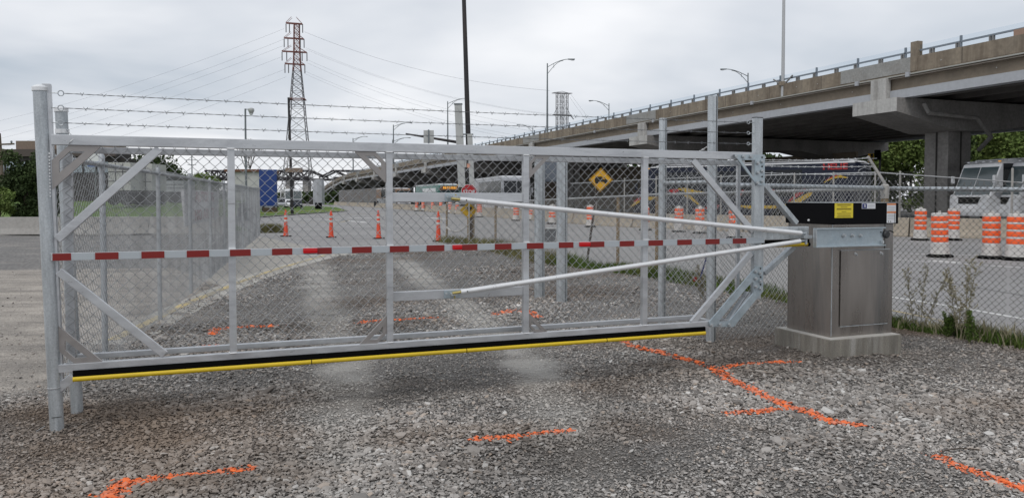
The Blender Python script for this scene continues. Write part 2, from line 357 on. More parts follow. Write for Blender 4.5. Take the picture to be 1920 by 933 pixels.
def tone_at(x, y):
    t = .17*fnoise(x, y, .9, 3)+.17*fnoise(x, y, 2.6, 4)
    s = lambda d, w_: np.exp(-(d/w_)**2)
    fade = 1; t += 0*(.9*s(seg_dist(x, y, TR1)+.07*fnoise(x, y, 6, 61), .23)*(1+.2*fnoise(x, y, 7, 63))+.9*s(seg_dist(x, y, TR2)+.07*fnoise(x, y, 6, 62), .23)*(1+.2*fnoise(x, y, 7, 64)))
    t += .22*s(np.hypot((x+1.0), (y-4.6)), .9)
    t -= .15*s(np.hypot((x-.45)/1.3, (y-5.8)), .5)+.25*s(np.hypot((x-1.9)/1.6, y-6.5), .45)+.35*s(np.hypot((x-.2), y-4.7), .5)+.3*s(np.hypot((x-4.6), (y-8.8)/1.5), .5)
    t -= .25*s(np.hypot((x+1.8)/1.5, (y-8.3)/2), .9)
    return t
def track_at(x, y):
    s = lambda d, w_: np.exp(-(np.abs(d)/w_)**3)
    fade = np.clip((y-3.6)/3.0, .35, 1)
    a = s(seg_dist(x, y, TR1)+.045*fnoise(x, y, 6, 61), .19+.008*y); b_ = s(seg_dist(x, y, TR2)+.045*fnoise(x, y, 6, 62), .19+.008*y)
    return np.clip(fade*np.maximum(a, b_)*(.85+.22*fnoise(x, y, 5, 63)), 0, 1)
def brown_at(x, y): # earthy patches
    s = lambda d, w_: np.exp(-(d/w_)**2)
    return np.clip(.5*s(np.hypot((x+2.0)/2.2, (y-5.15)/.5), .8)+.6*s(np.hypot((x+3.6)/1.3, (y-5.6)/1.0), .8)+.55*s(np.hypot((x-2.6)/2, y-7.9), .8)+.5*s(seg_dist(x, y, FB), .5)+.30*fnoise(x, y, 1.3, 9), 0, 1)
def ground_z(x, y):
    z = np.maximum(.016+.020*fnoise(x, y, 1.6, 11)*np.clip((12-y)/8, .1, 1), .010)
    # gravel banked up against the block and the post feet
    c_, s_ = math.cos(.3627), math.sin(.3627); ux, uy = (x-3.07)*c_+(y-7.37)*s_, -(x-3.07)*s_+(y-7.37)*c_
    ddx = np.maximum(np.maximum(-ux, ux-.907), 0); ddy = np.maximum(np.maximum(-uy, uy-.80), 0)
    z = z+.035*np.exp(-(np.hypot(ddx, ddy)/.10)**2)*(1+.5*fnoise(x, y, 6, 51))
    for px_, py_ in ((-3.13, 5.25), (-3.2, 5.66), (2.22, 8.5), (1.75, 8.95)): z = z+.028*np.exp(-(np.hypot(x-px_, y-py_)/.11)**2)
    return z
def gravel_grid(name, poly, step, x0, x1, y0, y1, z):
    xs = np.arange(x0, x1+1e-6, step); ys = np.arange(y0, y1+1e-6, step); X, Y = np.meshgrid(xs, ys)
    Z = ground_z(X, Y)-.006
    V = np.stack([X.ravel(), Y.ravel(), Z.ravel()], 1); nx = len(xs); i = np.arange((len(ys)-1)*nx).reshape(-1, nx)[:, :-1].ravel()
    Fq = np.stack([i, i+1, i+nx+1, i+nx], 1); cx = X.ravel()[i]+step/2; cy = Y.ravel()[i]+step/2
    Fq = Fq[in_poly(cx, cy, poly)]
    return V, Fq

gm = bpy.data.materials.new('crushed_stone_bed'); gm.use_nodes = True; t = gm.node_tree; b = t.nodes['Principled BSDF']
tcg = N(t, 'ShaderNodeTexCoord'); at = N(t, 'ShaderNodeAttribute', attribute_name='tone'); ab = N(t, 'ShaderNodeAttribute', attribute_name='brown')
wp = N(t, 'ShaderNodeTexNoise', i={'Scale': 30., 'Detail': 2.0}); L(t, tcg.outputs['Object'], wp.inputs['Vector'])
ma = N(t, 'ShaderNodeVectorMath', operation='MULTIPLY_ADD', i={1: (.02, .02, .02)}); L(t, wp.outputs['Color'], ma.inputs[0]); L(t, tcg.outputs['Object'], ma.inputs[2])
vo = N(t, 'ShaderNodeTexVoronoi', i={'Scale': 62., 'Randomness': 1.0}); L(t, ma.outputs[0], vo.inputs['Vector'])
sv = N(t, 'ShaderNodeSeparateColor'); L(t, vo.outputs['Color'], sv.inputs[0])
rc = N(t, 'ShaderNodeValToRGB'); L(t, sv.outputs[0], rc.inputs[0]); el = rc.color_ramp.elements
el[0].position = 0; el[0].color = (.10, .094, .089, 1); el[1].position = 1; el[1].color = (.46, .45, .43, 1); q = el.new(.55); q.color = (.24, .228, .217, 1); q = el.new(.85); q.color = (.34, .328, .315, 1)
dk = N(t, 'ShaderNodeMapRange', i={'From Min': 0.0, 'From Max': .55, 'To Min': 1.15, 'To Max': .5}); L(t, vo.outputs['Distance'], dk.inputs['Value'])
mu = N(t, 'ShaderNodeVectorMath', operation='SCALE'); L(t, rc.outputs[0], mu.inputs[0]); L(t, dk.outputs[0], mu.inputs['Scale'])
atk = N(t, 'ShaderNodeAttribute', attribute_name='track'); tr = N(t, 'ShaderNodeMapRange', i={'From Min': 0.0, 'From Max': 1.0, 'To Min': 0.0, 'To Max': .7}); L(t, atk.outputs['Fac'], tr.inputs['Value'])
dm = N(t, 'ShaderNodeMixRGB', i={'Color2': (.40, .385, .36, 1)}); L(t, tr.outputs[0], dm.inputs['Fac']); L(t, mu.outputs[0], dm.inputs['Color1'])
bmx = N(t, 'ShaderNodeMixRGB', i={'Color2': (.10, .072, .052, 1)}); bf = N(t, 'ShaderNodeMath', operation='MULTIPLY', i={1: .85}); L(t, ab.outputs['Fac'], bf.inputs[0]); L(t, bf.outputs[0], bmx.inputs['Fac']); L(t, dm.outputs[0], bmx.inputs['Color1'])
ts = N(t, 'ShaderNodeMapRange', i={'From Min': -1.0, 'From Max': 1.0, 'To Min': .6, 'To Max': 1.4}); L(t, at.outputs['Fac'], ts.inputs['Value'])
fs_ = N(t, 'ShaderNodeVectorMath', operation='SCALE'); L(t, bmx.outputs[0], fs_.inputs[0]); L(t, ts.outputs[0], fs_.inputs['Scale'])
ad = N(t, 'ShaderNodeAttribute', attribute_name='dirt'); mpd = N(t, 'ShaderNodeMapping', i={'Scale': (.5, 1.6, 1)}); L(t, tcg.outputs['Object'], mpd.inputs[0])
nd = N(t, 'ShaderNodeTexNoise', i={'Scale': 1.1, 'Detail': 9.0, 'Roughness': .68}); L(t, mpd.outputs[0], nd.inputs['Vector'])
rd = N(t, 'ShaderNodeValToRGB'); L(t, nd.outputs['Fac'], rd.inputs[0]); ed = rd.color_ramp.elements; ed[0].position = .34; ed[0].color = (.19, .175, .16, 1); ed[1].position = .62; ed[1].color = (.39, .355, .315, 1)
nf = N(t, 'ShaderNodeTexNoise', i={'Scale': 45., 'Detail': 4.0, 'Roughness': .7}); L(t, tcg.outputs['Object'], nf.inputs['Vector']); nm_ = N(t, 'ShaderNodeMapRange', i={'From Min': .3, 'From Max': .7, 'To Min': .55, 'To Max': 1.4}); L(t, nf.outputs['Fac'], nm_.inputs['Value'])
sd_ = N(t, 'ShaderNodeVectorMath', operation='SCALE'); L(t, rd.outputs[0], sd_.inputs[0]); L(t, nm_.outputs[0], sd_.inputs['Scale'])
mxd = N(t, 'ShaderNodeMixRGB'); L(t, ad.outputs['Fac'], mxd.inputs['Fac']); L(t, fs_.outputs[0], mxd.inputs['Color1']); L(t, sd_.outputs[0], mxd.inputs['Color2'])
L(t, mxd.outputs[0], b.inputs['Base Color']); b.inputs['Roughness'].default_value = .9; b.inputs['Specular IOR Level'].default_value = .25
bpn = N(t, 'ShaderNodeBump', i={'Strength': .9, 'Distance': .012}); bpn.invert = True; L(t, vo.outputs['Distance'], bpn.inputs['Height']); L(t, bpn.outputs[0], b.inputs['Normal'])
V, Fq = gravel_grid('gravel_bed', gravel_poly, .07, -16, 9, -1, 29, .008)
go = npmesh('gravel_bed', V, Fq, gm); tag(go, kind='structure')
for nm, fn in (('tone', tone_at), ('brown', brown_at), ('dirt', dirt_at), ('track', track_at)):
    a_ = go.data.attributes.new(nm, 'FLOAT', 'POINT'); a_.data.foreach_set('value', fn(V[:, 0], V[:, 1]).astype(np.float32))
# orange marks: lines of sprayed paint on the stones
PAINT = [([(205, 930), (222, 912), (330, 898), (472, 881)], .035), ([(205, 938), (215, 925), (225, 912)], .05),
         ([(900, 833), (985, 825), (1070, 814)], .03),
         ([(1145, 633), (1190, 652), (1260, 668), (1305, 682), (1345, 697), (1385, 722), (1430, 743), (1490, 770), (1545, 790), (1605, 803)], .042),
         ([(1345, 697), (1385, 684), (1430, 681), (1495, 680)], .032), ([(1370, 778), (1420, 776), (1490, 769)], .035),
         ([(1765, 868), (1790, 880), (1830, 896), (1880, 912), (1930, 925)], .04),
         ([(400, 628), (412, 617), (460, 614), (510, 612)], .05), ([(672, 607), (740, 602), (815, 597)], .05), ([(930, 590), (965, 583), (992, 588), (1003, 596)], .07), ([(384, 656), (398, 655)], .05)]
PL = [(pts(l), w_) for l, w_ in PAINT]
def paint_at(x, y, r):
    p = np.zeros(x.shape)
    jit = .007*fnoise(x, y, 14, 21)
    for l, w_ in PL:
        d = seg_dist(x, y, l)+jit
        p = np.maximum(p, np.clip(2.1-d/w_*1.15, .0, .96)); p = np.maximum(p, .16*np.exp(-(d/w_/1.6)**2))
    return (r.random(x.shape) < p*.97).astype(float)*r.uniform(.45, 1.0, x.shape)
# loose stones: one cloud of instances of a few rock shapes
def rock(i):
    bm = bmesh.new(); bmesh.ops.create_icosphere(bm, subdivisions=1, radius=1); r = random.Random(100+i)
    sx, sy, sz = r.uniform(.95, 1.5), r.uniform(.6, .95), r.uniform(.30, .5)
    for v in bm.verts:
        k = r.uniform(.62, 1.22); v.co = Vector((v.co.x*sx*k, v.co.y*sy*k, v.co.z*sz*k))
    me = bpy.data.meshes.new('stone'); bm.to_mesh(me); bm.free(); me.materials.append(stone_m)
    return me
stone_m = bpy.data.materials.new('stone_surface'); stone_m.use_nodes = True; t = stone_m.node_tree; b = t.nodes['Principled BSDF']
at = N(t, 'ShaderNodeAttribute', attribute_name='tone', attribute_type='INSTANCER'); ap = N(t, 'ShaderNodeAttribute', attribute_name='paint', attribute_type='INSTANCER'); ab = N(t, 'ShaderNodeAttribute', attribute_name='brown', attribute_type='INSTANCER')
oi = N(t, 'ShaderNodeAttribute', attribute_name='rnd', attribute_type='INSTANCER')
rc = N(t, 'ShaderNodeValToRGB'); L(t, oi.outputs['Fac'], rc.inputs[0]); el = rc.color_ramp.elements
el[0].position = 0; el[0].color = (.085, .08, .076, 1); el[1].position = 1; el[1].color = (.47, .46, .44, 1)
for p_, c_ in ((.25, (.20, .184, .17)), (.6, (.275, .257, .24)), (.82, (.335, .317, .30)), (.9, (.31, .255, .21)), (.95, (.40, .385, .37))): q = el.new(p_); q.color = (*c_, 1)
bmx = N(t, 'ShaderNodeMixRGB', i={'Color2': (.145, .105, .075, 1)}); bf = N(t, 'ShaderNodeMath', operation='MULTIPLY', i={1: .8}); L(t, ab.outputs['Fac'], bf.inputs[0]); L(t, bf.outputs[0], bmx.inputs['Fac']); L(t, rc.outputs[0], bmx.inputs['Color1'])
ts = N(t, 'ShaderNodeMapRange', i={'From Min': -1.0, 'From Max': 1.0, 'To Min': .5, 'To Max': 1.75}); L(t, at.outputs['Fac'], ts.inputs['Value'])
fs_ = N(t, 'ShaderNodeVectorMath', operation='SCALE'); L(t, bmx.outputs[0], fs_.inputs[0]); L(t, ts.outputs[0], fs_.inputs['Scale'])
pm = N(t, 'ShaderNodeMixRGB', i={'Color2': (.82, .16, .035, 1)}); L(t, ap.outputs['Fac'], pm.inputs['Fac']); atk = N(t, 'ShaderNodeAttribute', attribute_name='track', attribute_type='INSTANCER'); tkm = N(t, 'ShaderNodeMath', operation='MULTIPLY', i={1: .74}); L(t, atk.outputs['Fac'], tkm.inputs[0]); tkc = N(t, 'ShaderNodeMixRGB', i={'Color2': (.50, .48, .45, 1)}); L(t, tkm.outputs[0], tkc.inputs['Fac']); L(t, fs_.outputs[0], tkc.inputs['Color1']); L(t, tkc.outputs[0], pm.inputs['Color1'])
L(t, pm.outputs[0], b.inputs['Base Color']); b.inputs['Roughness'].default_value = .85; b.inputs['Specular IOR Level'].default_value = .3
ROCKC = bpy.data.collections.new('stone_shapes')
for i in range(8):
    ro = bpy.data.objects.new('stone_shape', rock(i)); ROCKC.objects.link(ro)
def stones(name, rings, poly, smin, smax, label, keep=None, seed=5):
    r = np.random.default_rng(seed); P = []
    for y0, y1, dens in rings:
        xl, xr = -1.0-.72*y1, 1.2+.74*y1; n = int((xr-xl)*(y1-y0)*dens)
        x = r.uniform(xl, xr, n); y = r.uniform(y0, y1, n)
        m_ = in_poly(x, y, poly)
        tt = tone_at(x, y); m_ &= r.random(n) > track_at(x, y)*.35; m_ &= r.random(n) > dirt_at(x, y)*.93
        P.append(np.stack([x[m_], y[m_]], 1))
    P = np.concatenate(P); x, y = P[:, 0], P[:, 1]; n = len(x)
    s = np.clip(np.exp(r.normal(math.log(.0083), .42, n)), smin, smax)*np.clip(1.1-.35*track_at(x, y)-.4*dirt_at(x, y), .45, 1.1)*np.where(r.random(n) < .012, 1.8, 1.0)*np.clip(.80+(y-4)*.025, .80, 1.25)*np.clip(1+.28*fnoise(x, y, 1.1, 41), .65, 1.5)
    z = ground_z(x, y)+s*.18
    me = bpy.data.meshes.new(name); me.vertices.add(n); me.vertices.foreach_set('co', np.stack([x, y, z], 1).astype(np.float32).ravel())
    tn = tone_at(x, y); br = brown_at(x, y); pa = paint_at(x, y, r)
    for nm, arr in (('tone', tn*.8), ('brown', br), ('track', track_at(x, y)), ('paint', pa), ('rnd', r.random(n)), ('ssize', s)):
        a_ = me.attributes.new(nm, 'FLOAT', 'POINT'); a_.data.foreach_set('value', arr.astype(np.float32))
    rot = np.stack([r.normal(0, .28, n), r.normal(0, .28, n), r.uniform(0, 6.28, n)], 1)
    a_ = me.attributes.new('rot', 'FLOAT_VECTOR', 'POINT'); a_.data.foreach_set('vector', rot.astype(np.float32).ravel())
    o = bpy.data.objects.new(name, me); COL.objects.link(o); me.materials.append(stone_m)
    ng = bpy.data.node_groups.new(name, 'GeometryNodeTree'); ng.interface.new_socket('Geometry', in_out='INPUT', socket_type='NodeSocketGeometry'); ng.interface.new_socket('Geometry', in_out='OUTPUT', socket_type='NodeSocketGeometry')
    gi = ng.nodes.new('NodeGroupInput'); gq = ng.nodes.new('NodeGroupOutput'); mp = ng.nodes.new('GeometryNodeMeshToPoints'); ip = ng.nodes.new('GeometryNodeInstanceOnPoints'); ci = ng.nodes.new('GeometryNodeCollectionInfo')
    ci.inputs['Collection'].default_value = ROCKC; ci.inputs['Separate Children'].default_value = True; ci.inputs['Reset Children'].default_value = True
    ip.inputs['Pick Instance'].default_value = True
    ra = ng.nodes.new('GeometryNodeInputNamedAttribute'); ra.data_type = 'FLOAT_VECTOR'; ra.inputs['Name'].default_value = 'rot'
    sa = ng.nodes.new('GeometryNodeInputNamedAttribute'); sa.data_type = 'FLOAT'; sa.inputs['Name'].default_value = 'ssize'
    er = ng.nodes.new('FunctionNodeEulerToRotation')
    lk = ng.links.new
    lk(gi.outputs[0], mp.inputs['Mesh']); lk(mp.outputs[0], ip.inputs['Points']); lk(ci.outputs[0], ip.inputs['Instance'])
    lk(ra.outputs['Attribute'], er.inputs[0]); lk(er.outputs[0], ip.inputs['Rotation']); lk(sa.outputs['Attribute'], ip.inputs['Scale']); lk(ip.outputs[0], gq.inputs[0])
    md = o.modifiers.new('scatter', 'NODES'); md.node_group = ng
    return tag(o, label, 'gravel', kind='stuff')
stones('gravel', [(2.9, 4.6, 5200), (4.6, 6.5, 4000), (6.5, 9, 2300), (9, 12.5, 900), (12.5, 18, 350), (18, 27, 110)], gravel_poly, .004, .030, 'grey crushed stone gravel covering the lot under and around the gate')
# a few larger stones that can be told apart
cob = mat('loose_cobble', (.30, .29, .275), .85, 0, .2, 20, fine=.15, bscale=90)
for k, (px, py, s_, lb) in enumerate(((1583, 706, .038, 'pale fist sized stone in front of the concrete base'), (1592, 713, .026, 'smaller stone touching the pale stone by the concrete base'), (1648, 822, .05, 'light flat cobble right of the long orange line end'), (1470, 826, .04, 'light cobble below the long orange paint line'), (285, 756, .04, 'grey stone on the gravel below the left end of the gate'), (1222, 670, .035, 'flat pale stone beside the start of the orange line'))):
    g = G(px, py); me = rock(20+k).copy(); me.materials.clear(); me.materials.append(cob)
    o = bpy.data.objects.new('stone', me); COL.objects.link(o); o.scale = (s_, s_, s_*.9); o.location = (g.x, g.y, .012+s_*.3); tag(o, lb, 'stone')
# kerb strip, painted lines
def strip(name, line, w_, z, mt, label=None, kind='structure', parent=None):
    V = []; n = len(line)
    for i, p in enumerate(line):
        d = (line[min(i+1, n-1)]-line[max(i-1, 0)]); d.z = 0; d.normalize(); s_ = Vector((-d.y, d.x, 0))*w_/2
        V += [(p.x+s_.x, p.y+s_.y, z), (p.x-s_.x, p.y-s_.y, z)]
    mb = MB(); mb.add(V, [(2*i, 2*i+1, 2*i+3, 2*i+2) for i in range(n-1)])
    o = mb.build(name, mt, parent, norm=False)
    if o.data.polygons[0].normal.z < 0: o.data.flip_normals()
    return tag(o, label, kind=kind)
def dense(line, k=6):
    o = []
    for a, b_ in zip(line[:-1], line[1:]):
        for i in range(k): o.append(a.lerp(b_, i/k))
    return o+[line[-1]]
apron = mat('pale_concrete_apron', (.36, .345, .315), .9, 0, .15, .8, stain=(.22, .205, .185), stain_amt=.6, fine=.2, bscale=25)
sheet_poly('concrete_apron', pts([(150, 690), (300, 612), (420, 549), (520, 509), (620, 482), (650, 470), (580, 462), (487, 443), (452, 470), (400, 515), (340, 560), (250, 615)]), .0, mat('worn_pale_apron', (.29, .275, .25), .9, 0, .16, .8, stain=(.21, .20, .185), stain_amt=.7, fine=.2, bscale=25))
strip('concrete_strip', dense(pts([(180, 668), (300, 600), (420, 544), (520, 506), (620, 480), (690, 472)])), .55, .016, apron)
strip('road_marking', dense(pts([(210, 640), (345, 573), (450, 530), (520, 505), (610, 479)])), .13, .0205, paint_y)
dirt = mat('pale_dirt', (.27, .245, .215), .95, 0, .14, .7, stain=(.20, .185, .17), stain_amt=.8, fine=.3, bscale=30, bump=.4, stretch=(.6, 1.8, 1))
strip('road_marking', dense(pts([(-60, 745), (60, 700), (90, 682)])), .12, .0, paint_y)
WL = [([(1640, 474), (1780, 477), (1990, 482)], .10, paint_w), ([(1640, 484), (1745, 491), (1800, 494), (1990, 506)], .10, paint_w), ([(1745, 488), (1800, 492)], .30, paint_w), ([(1560, 545), (1676, 557), (1800, 576), (1990, 610)], .09, paint_w), ([(1600, 570), (1676, 582), (1740, 595), (1810, 611)], .07, paint_y),
      ([(640, 402), (735, 401), (830, 403)], .35, paint_y), ([(500, 412), (600, 411), (655, 414)], .3, paint_w), ([(560, 417), (640, 416), (655, 413)], .22, paint_y), ([(800, 408), (835, 410)], .5, paint_w),
      ([(655, 408), (700, 409)], .5, paint_w), ([(640, 413), (688, 417)], .5, paint_w), ([(470, 479), (560, 478), (620, 478)], .07, paint_w)]
for l, w_, m_ in WL: strip('road_marking', dense(pts(l)), w_, .0005, m_)
# tar seams and cracks on the road
tar = mat('tar_seam', (.07, .07, .072), .8, 0, .2, 3)
for l in ([(490, 425), (640, 428), (800, 427)], [(480, 452), (600, 449), (760, 447)], [(500, 436), (560, 437), (690, 434)], [(1700, 520), (1800, 533), (1930, 556)]): strip('road_seam', dense(pts(l)), .05, .0002, tar)
# ------------------------------------------------------------------ the gate
GO = Vector((-3.11, 5.2, 0)); GA = math.atan2(1, 2.635)
gu = Vector((math.cos(GA), math.sin(GA), 0)); gn = Vector((-gu.y, gu.x, 0))
def gl(px, py, off=0.0):   # point of the gate plane set back by off, in the gate's own axes
    r = ray(px, py); o0 = GO+gn*off; c = Vector((0, 0, EYE)); t = (o0-c).dot(gn)/r.dot(gn); p = c+r*t-GO
    return Vector((p.dot(gu), off, p.z))
gate = thing('lift_gate', 'long aluminium lift gate with chain link infill, red striped bar and yellow bottom edge', 'gate', GO, GA)
g_ = gate
def gbar(name, p, q, w_, h_, mt=alu, up=(0, 0, 1), bev=.004):
    return MB().bar(p, q, w_, h_, up).build(name, mt, g_, bevel=bev)
UY = (0, 1, 0)
tl, trr = gl(97, 263), gl(1404, 292); ztop = (tl.z+trr.z)/2
bl, br_ = gl(109, 686), gl(1331, 609.5); zbot = (bl.z+br_.z)/2
XL = tl.x; XS = gl(1418, 450).x
TH = .058
gbar('top_rail', (XL, 0, ztop), (XS-.02, 0, ztop), .05, .07)
gbar('bottom_rail', (bl.x-.01, 0, zbot), (br_.x, 0, zbot), .05, .058)
RO = .20
zrt = (gl(120, 281, RO).z+gl(1400, 306, RO).z)/2; zrb = (gl(136, 664, RO).z+gl(1331, 596, RO).z)/2
gbar('rear_top_rail', (XL+.05, RO, zrt), (XS, RO, zrt), .04, .045)
gbar('rear_bottom_rail', (XL+.1, RO, zrb), (br_.x+.02, RO, zrb), .045, .04)
def post(px, y0, y1, w_, name='upright', mt=alu, off=0.0):
    a = gl(px[0], y0, off); b_ = gl(px[1], y1, off); x = (a.x+b_.x)/2
    return gbar(name, (x, off, a.z), (x, off, b_.z), w_, w_, mt, UY)
sx_ = gl(97.5, 300).x
ha, hb_ = gl(86.5, 157), gl(111.5, 735); gbar('hinge_stile', (ha.x, .02, ha.z), (hb_.x, .02, hb_.z), .05, .055, alu, UY)
gbar('rear_stile', (XL+.06, RO, zrt-.03), (XL+.06, RO, zrb), .06, .05, alu, UY)
M1, M2, M3, M4 = gl(435, 460).x, gl(730, 460).x, gl(985, 455).x, gl(1208, 450).x
for x in (M1, M2, M3, M4):
    gbar('upright', (x, .0, ztop-.036), (x, .0, zbot+.03), .05, .045, alu, UY)
    for zz_ in (ztop-.036, zbot+.03):
        MB().tube((x-.024, -.028, zz_), (x+.024, -.028, zz_), .005, 6).tube((x-.027, -.024, zz_), (x-.027, .02, zz_), .005, 6).build('weld_bead', pipe_w, g_)
    # tie wire round the upright
    zt = zbot+(ztop-zbot)*random.choice((.3, .72, .66)); MB().path([(x-.03, -.026, zt), (x+.03, -.026, zt+.004), (x+.075, .02, zt)], .0022, 4).build('tie_wire', galv_wire, g_)
def dbar(p1, p2, w_=.055, off=0.0, name='diagonal_brace', d=.03):
    a, b_ = gl(*p1, off), gl(*p2, off); a.y = b_.y = off
    return gbar(name, a, b_, w_, d, alu, UY)
dbar((299, 279), (107, 449)); dbar((110, 508), (309, 664)); dbar((1298, 300), (1411, 434)); dbar((1408, 474), (1297, 605)); 
gbar('brace_foot', gl(110, 727), gl(137, 706), .04, .06)
def gusset(cx, cz, sx, sz, l, y=-.0):
    o = [(-1, 0), (-.34, 0), (0, -.34), (0, -1)]; i = [(-.66, -.13), (-.36, -.13), (-.14, -.36), (-.14, -.62)]
    f = lambda q: [(cx-sx*u*l, cz+sz*v*l) for u, v in q]
    MB().ringprism(f(o), f(i), 'y', y-.012, y+.012).build('gusset_plate', alu_dark, g_)
zc, zb_ = ztop-.036, zbot+.03
gusset(XL+.0, zc, 1, 1, .30); gusset(M2-.026, zc, -1, 1, .24); gusset(M3+.026, zc, 1, 1, .20)
gusset(XL+.02, zb_, 1, -1, .26); gusset(M2-.026, zb_, -1, -1, .21); gusset(M3+.026, zb_, 1, -1, .17)
# channels that carry the lift arms
zu = (gl(737, 369).z+gl(980, 371).z)/2; zl = (gl(737, 555).z+gl(980, 545.5).z)/2
for z in (zu, zl):
    mb = MB(); mb.box(((M2+M3)/2, -.002, z), (M3-M2-.05, .012, .07)); mb.box(((M2+M3)/2, .012, z+.033), (M3-M2-.05, .03, .008)); mb.box(((M2+M3)/2, .012, z-.033), (M3-M2-.05, .03, .008))
    mb.build('arm_channel', alu, g_, bevel=.002)
# striped bar: carrier, then each reflective strip
za_, zb2 = gl(99, 478).z, gl(1424, 452).z; zt_ = (za_+zb2)/2
x0, x1 = gl(98, 478).x, gl(1427, 452).x
SB = gbar('striped_bar', (x0, -.042, zt_), (x1, -.042, zt_), .02, .052, alu)
MB().box((0, 0, 0), (1, 1, 1)).build('reflector_cell', red_tape, g_)
protor = bpy.data.objects['reflector_cell']; mer = protor.data; bpy.data.objects.remove(protor)
mew = mer.copy(); mew.materials.clear(); mew.materials.append(white_tape)
reds = [(98, 133), (178, 222), (265, 308), (350, 392), (431, 470), (510, 548), (595, 622), (660, 697), (731, 767), (800, 833), (866, 895), (928, 959), (988, 1019), (1048, 1075), (1106, 1133), (1162, 1189), (1216, 1243), (1270, 1297), (1323, 1349), (1374, 1399)]
prev = None
def cell(me, a, b_):
    o = bpy.data.objects.new('reflective_strip', me); COL.objects.link(o); o.parent = SB
    o.location = ((a+b_)/2, -.0535, zt_); o.scale = (b_-a, .003, .048)
for i, (a, b_) in enumerate(reds):
    xa, xb = gl(a, 465, -.054).x, gl(b_, 465, -.054).x
    if prev is not None: cell(mew, prev+.004, xa-.004)
    cell(mer, xa, xb); prev = xb
cell(mew, prev+.004, x1-.01)
for a, b_ in ((568, 595), (848, 866), (1086, 1106)):
    xa, xb = gl(a, 465, -.06).x, gl(b_, 465, -.06).x
    MB().box(((xa+xb)/2, -.066, zt_+.004), (xb-xa, .024, .04)).build('marker_lamp', red_lens, SB, bevel=.008, smooth=40)
for x in (M1, M2, M3, M4): MB().box((x, -.03, zt_+.03), (.05, .03, .01)).build('bar_clip', pipe_w, SB)
# safety edge
ba, bb = gl(138, 690).x, gl(1318, 614).x
MB().box(((ba+bb)/2, -.03, zbot-.038), (bb-ba, .02, .042)).build('safety_edge_backing', rubber, g_)
ye = MB(); ye.tube((ba, -.034, zbot-.075), (bb, -.034, zbot-.075), .018, 12); ye.build('safety_edge_tube', yellow, g_, smooth=40)
for f in (.31, .55, .8): MB().tube((ba+(bb-ba)*f, -.034, zbot-.075), (ba+(bb-ba)*f+.006, -.034, zbot-.075), .0186, 12).build('safety_edge_joint', rubber, g_)
# chain link fabric
A, B = chain((XL+.05, 0), (XS-.06, 0), zrb-.0, zrt+.012, W=.078)
A[:, 1] += RO-.035; B[:, 1] += RO-.035
tag(segs_mesh('chain_link', A, B, .0022, galv_wire, g_, 4), kind='stuff')
# left edge: the fabric is tied to the stile with hooked wire ends
mb = MB()
for k in range(17):
    z = zrb+.1+k*.078; MB().path([(XL+.005, RO-.06, z-.035), (XL+.045, RO-.035, z), (XL+.07, RO-.035, z+.015)], .0022, 4).build('edge_tie', galv_wire, g_)
mb = MB()
for k in range(14): mb.tube((XL-.012, -.022, ztop-.1-k*.022), (XL-.012, -.022, ztop-.088-k*.022), .006, 5)
mb.build('weld_bead', pipe_w, g_)
# barbed wire
def barbed(name, p, q, r, parent=None, sag=.0, step=.125, mt=barb, barbs=True):
    p = Vector(p); q = Vector(q); n = max(2, int((q-p).length/step)); u = (q-p).normalized(); P_ = []
    for i in range(n+1):
        f = i/n; P_.append(p.lerp(q, f)+Vector((0, 0, -4*sag*f*(1-f))))
    A = []; B = []
    side = u.cross(Vector((0, 0, 1))).normalized(); upv = side.cross(u)
    for k in (0, 1):
        for a, b_ in zip(P_[:-1], P_[1:]):
            m = 5
            for j in range(m):
                t0, t1 = j/m, (j+1)/m; a0 = (j*1.3+k*PI); a1 = ((j+1)*1.3+k*PI)
                A.append(a.lerp(b_, t0)+(side*math.cos(a0)+upv*math.sin(a0))*r*.9); B.append(a.lerp(b_, t1)+(side*math.cos(a1)+upv*math.sin(a1))*r*.9)
    if barbs:
        for c in P_[1:-1]:
            c = c+u*random.uniform(-.02, .02)
            for s_ in (-1, 1):
                d = (upv*random.uniform(.4, 1)+side*random.uniform(-1, 1)*.8+u*s_*.6).normalized()*.016
                A.append(c-d+u*s_*.004); B.append(c+d+u*s_*.004)
                A.append(c-u*.008); B.append(c+u*.008)
    return segs_mesh(name, [tuple(v) for v in A], [tuple(v) for v in B], r, mt, parent, 3)
def eyebolt(p, q, c, r=.012):
    mb = MB(); mb.tube(p, q, .0035, 5)
    for k in range(10):
        a, b_ = 2*PI*k/10, 2*PI*(k+1)/10; mb.tube((c[0]+r*math.cos(a), c[1], c[2]+r*math.sin(a)), (c[0]+r*math.cos(b_), c[1], c[2]+r*math.sin(b_)), .0035, 5)
    return mb.build('eye_bolt', galv, g_)
for (ly, ry) in ((175, 229.5), (203, 249), (231, 269)):
    l_, r_ = gl(114, ly), gl(1403, ry); zz_ = (l_.z+r_.z)/2
    cl = Vector((l_.x, .0, zz_)); cr = Vector((r_.x, 0, zz_)); eyebolt((XL-.02, 0, zz_), (cl.x-.018, 0, zz_), cl, .018); eyebolt((XS-.03, 0, zz_), (cr.x+.014, 0, zz_), cr, .014)
    tag(barbed('barbed_wire', cl+Vector((.018, 0, 0)), cr-Vector((.014, 0, 0)), .0018, g_, .012), kind='stuff')
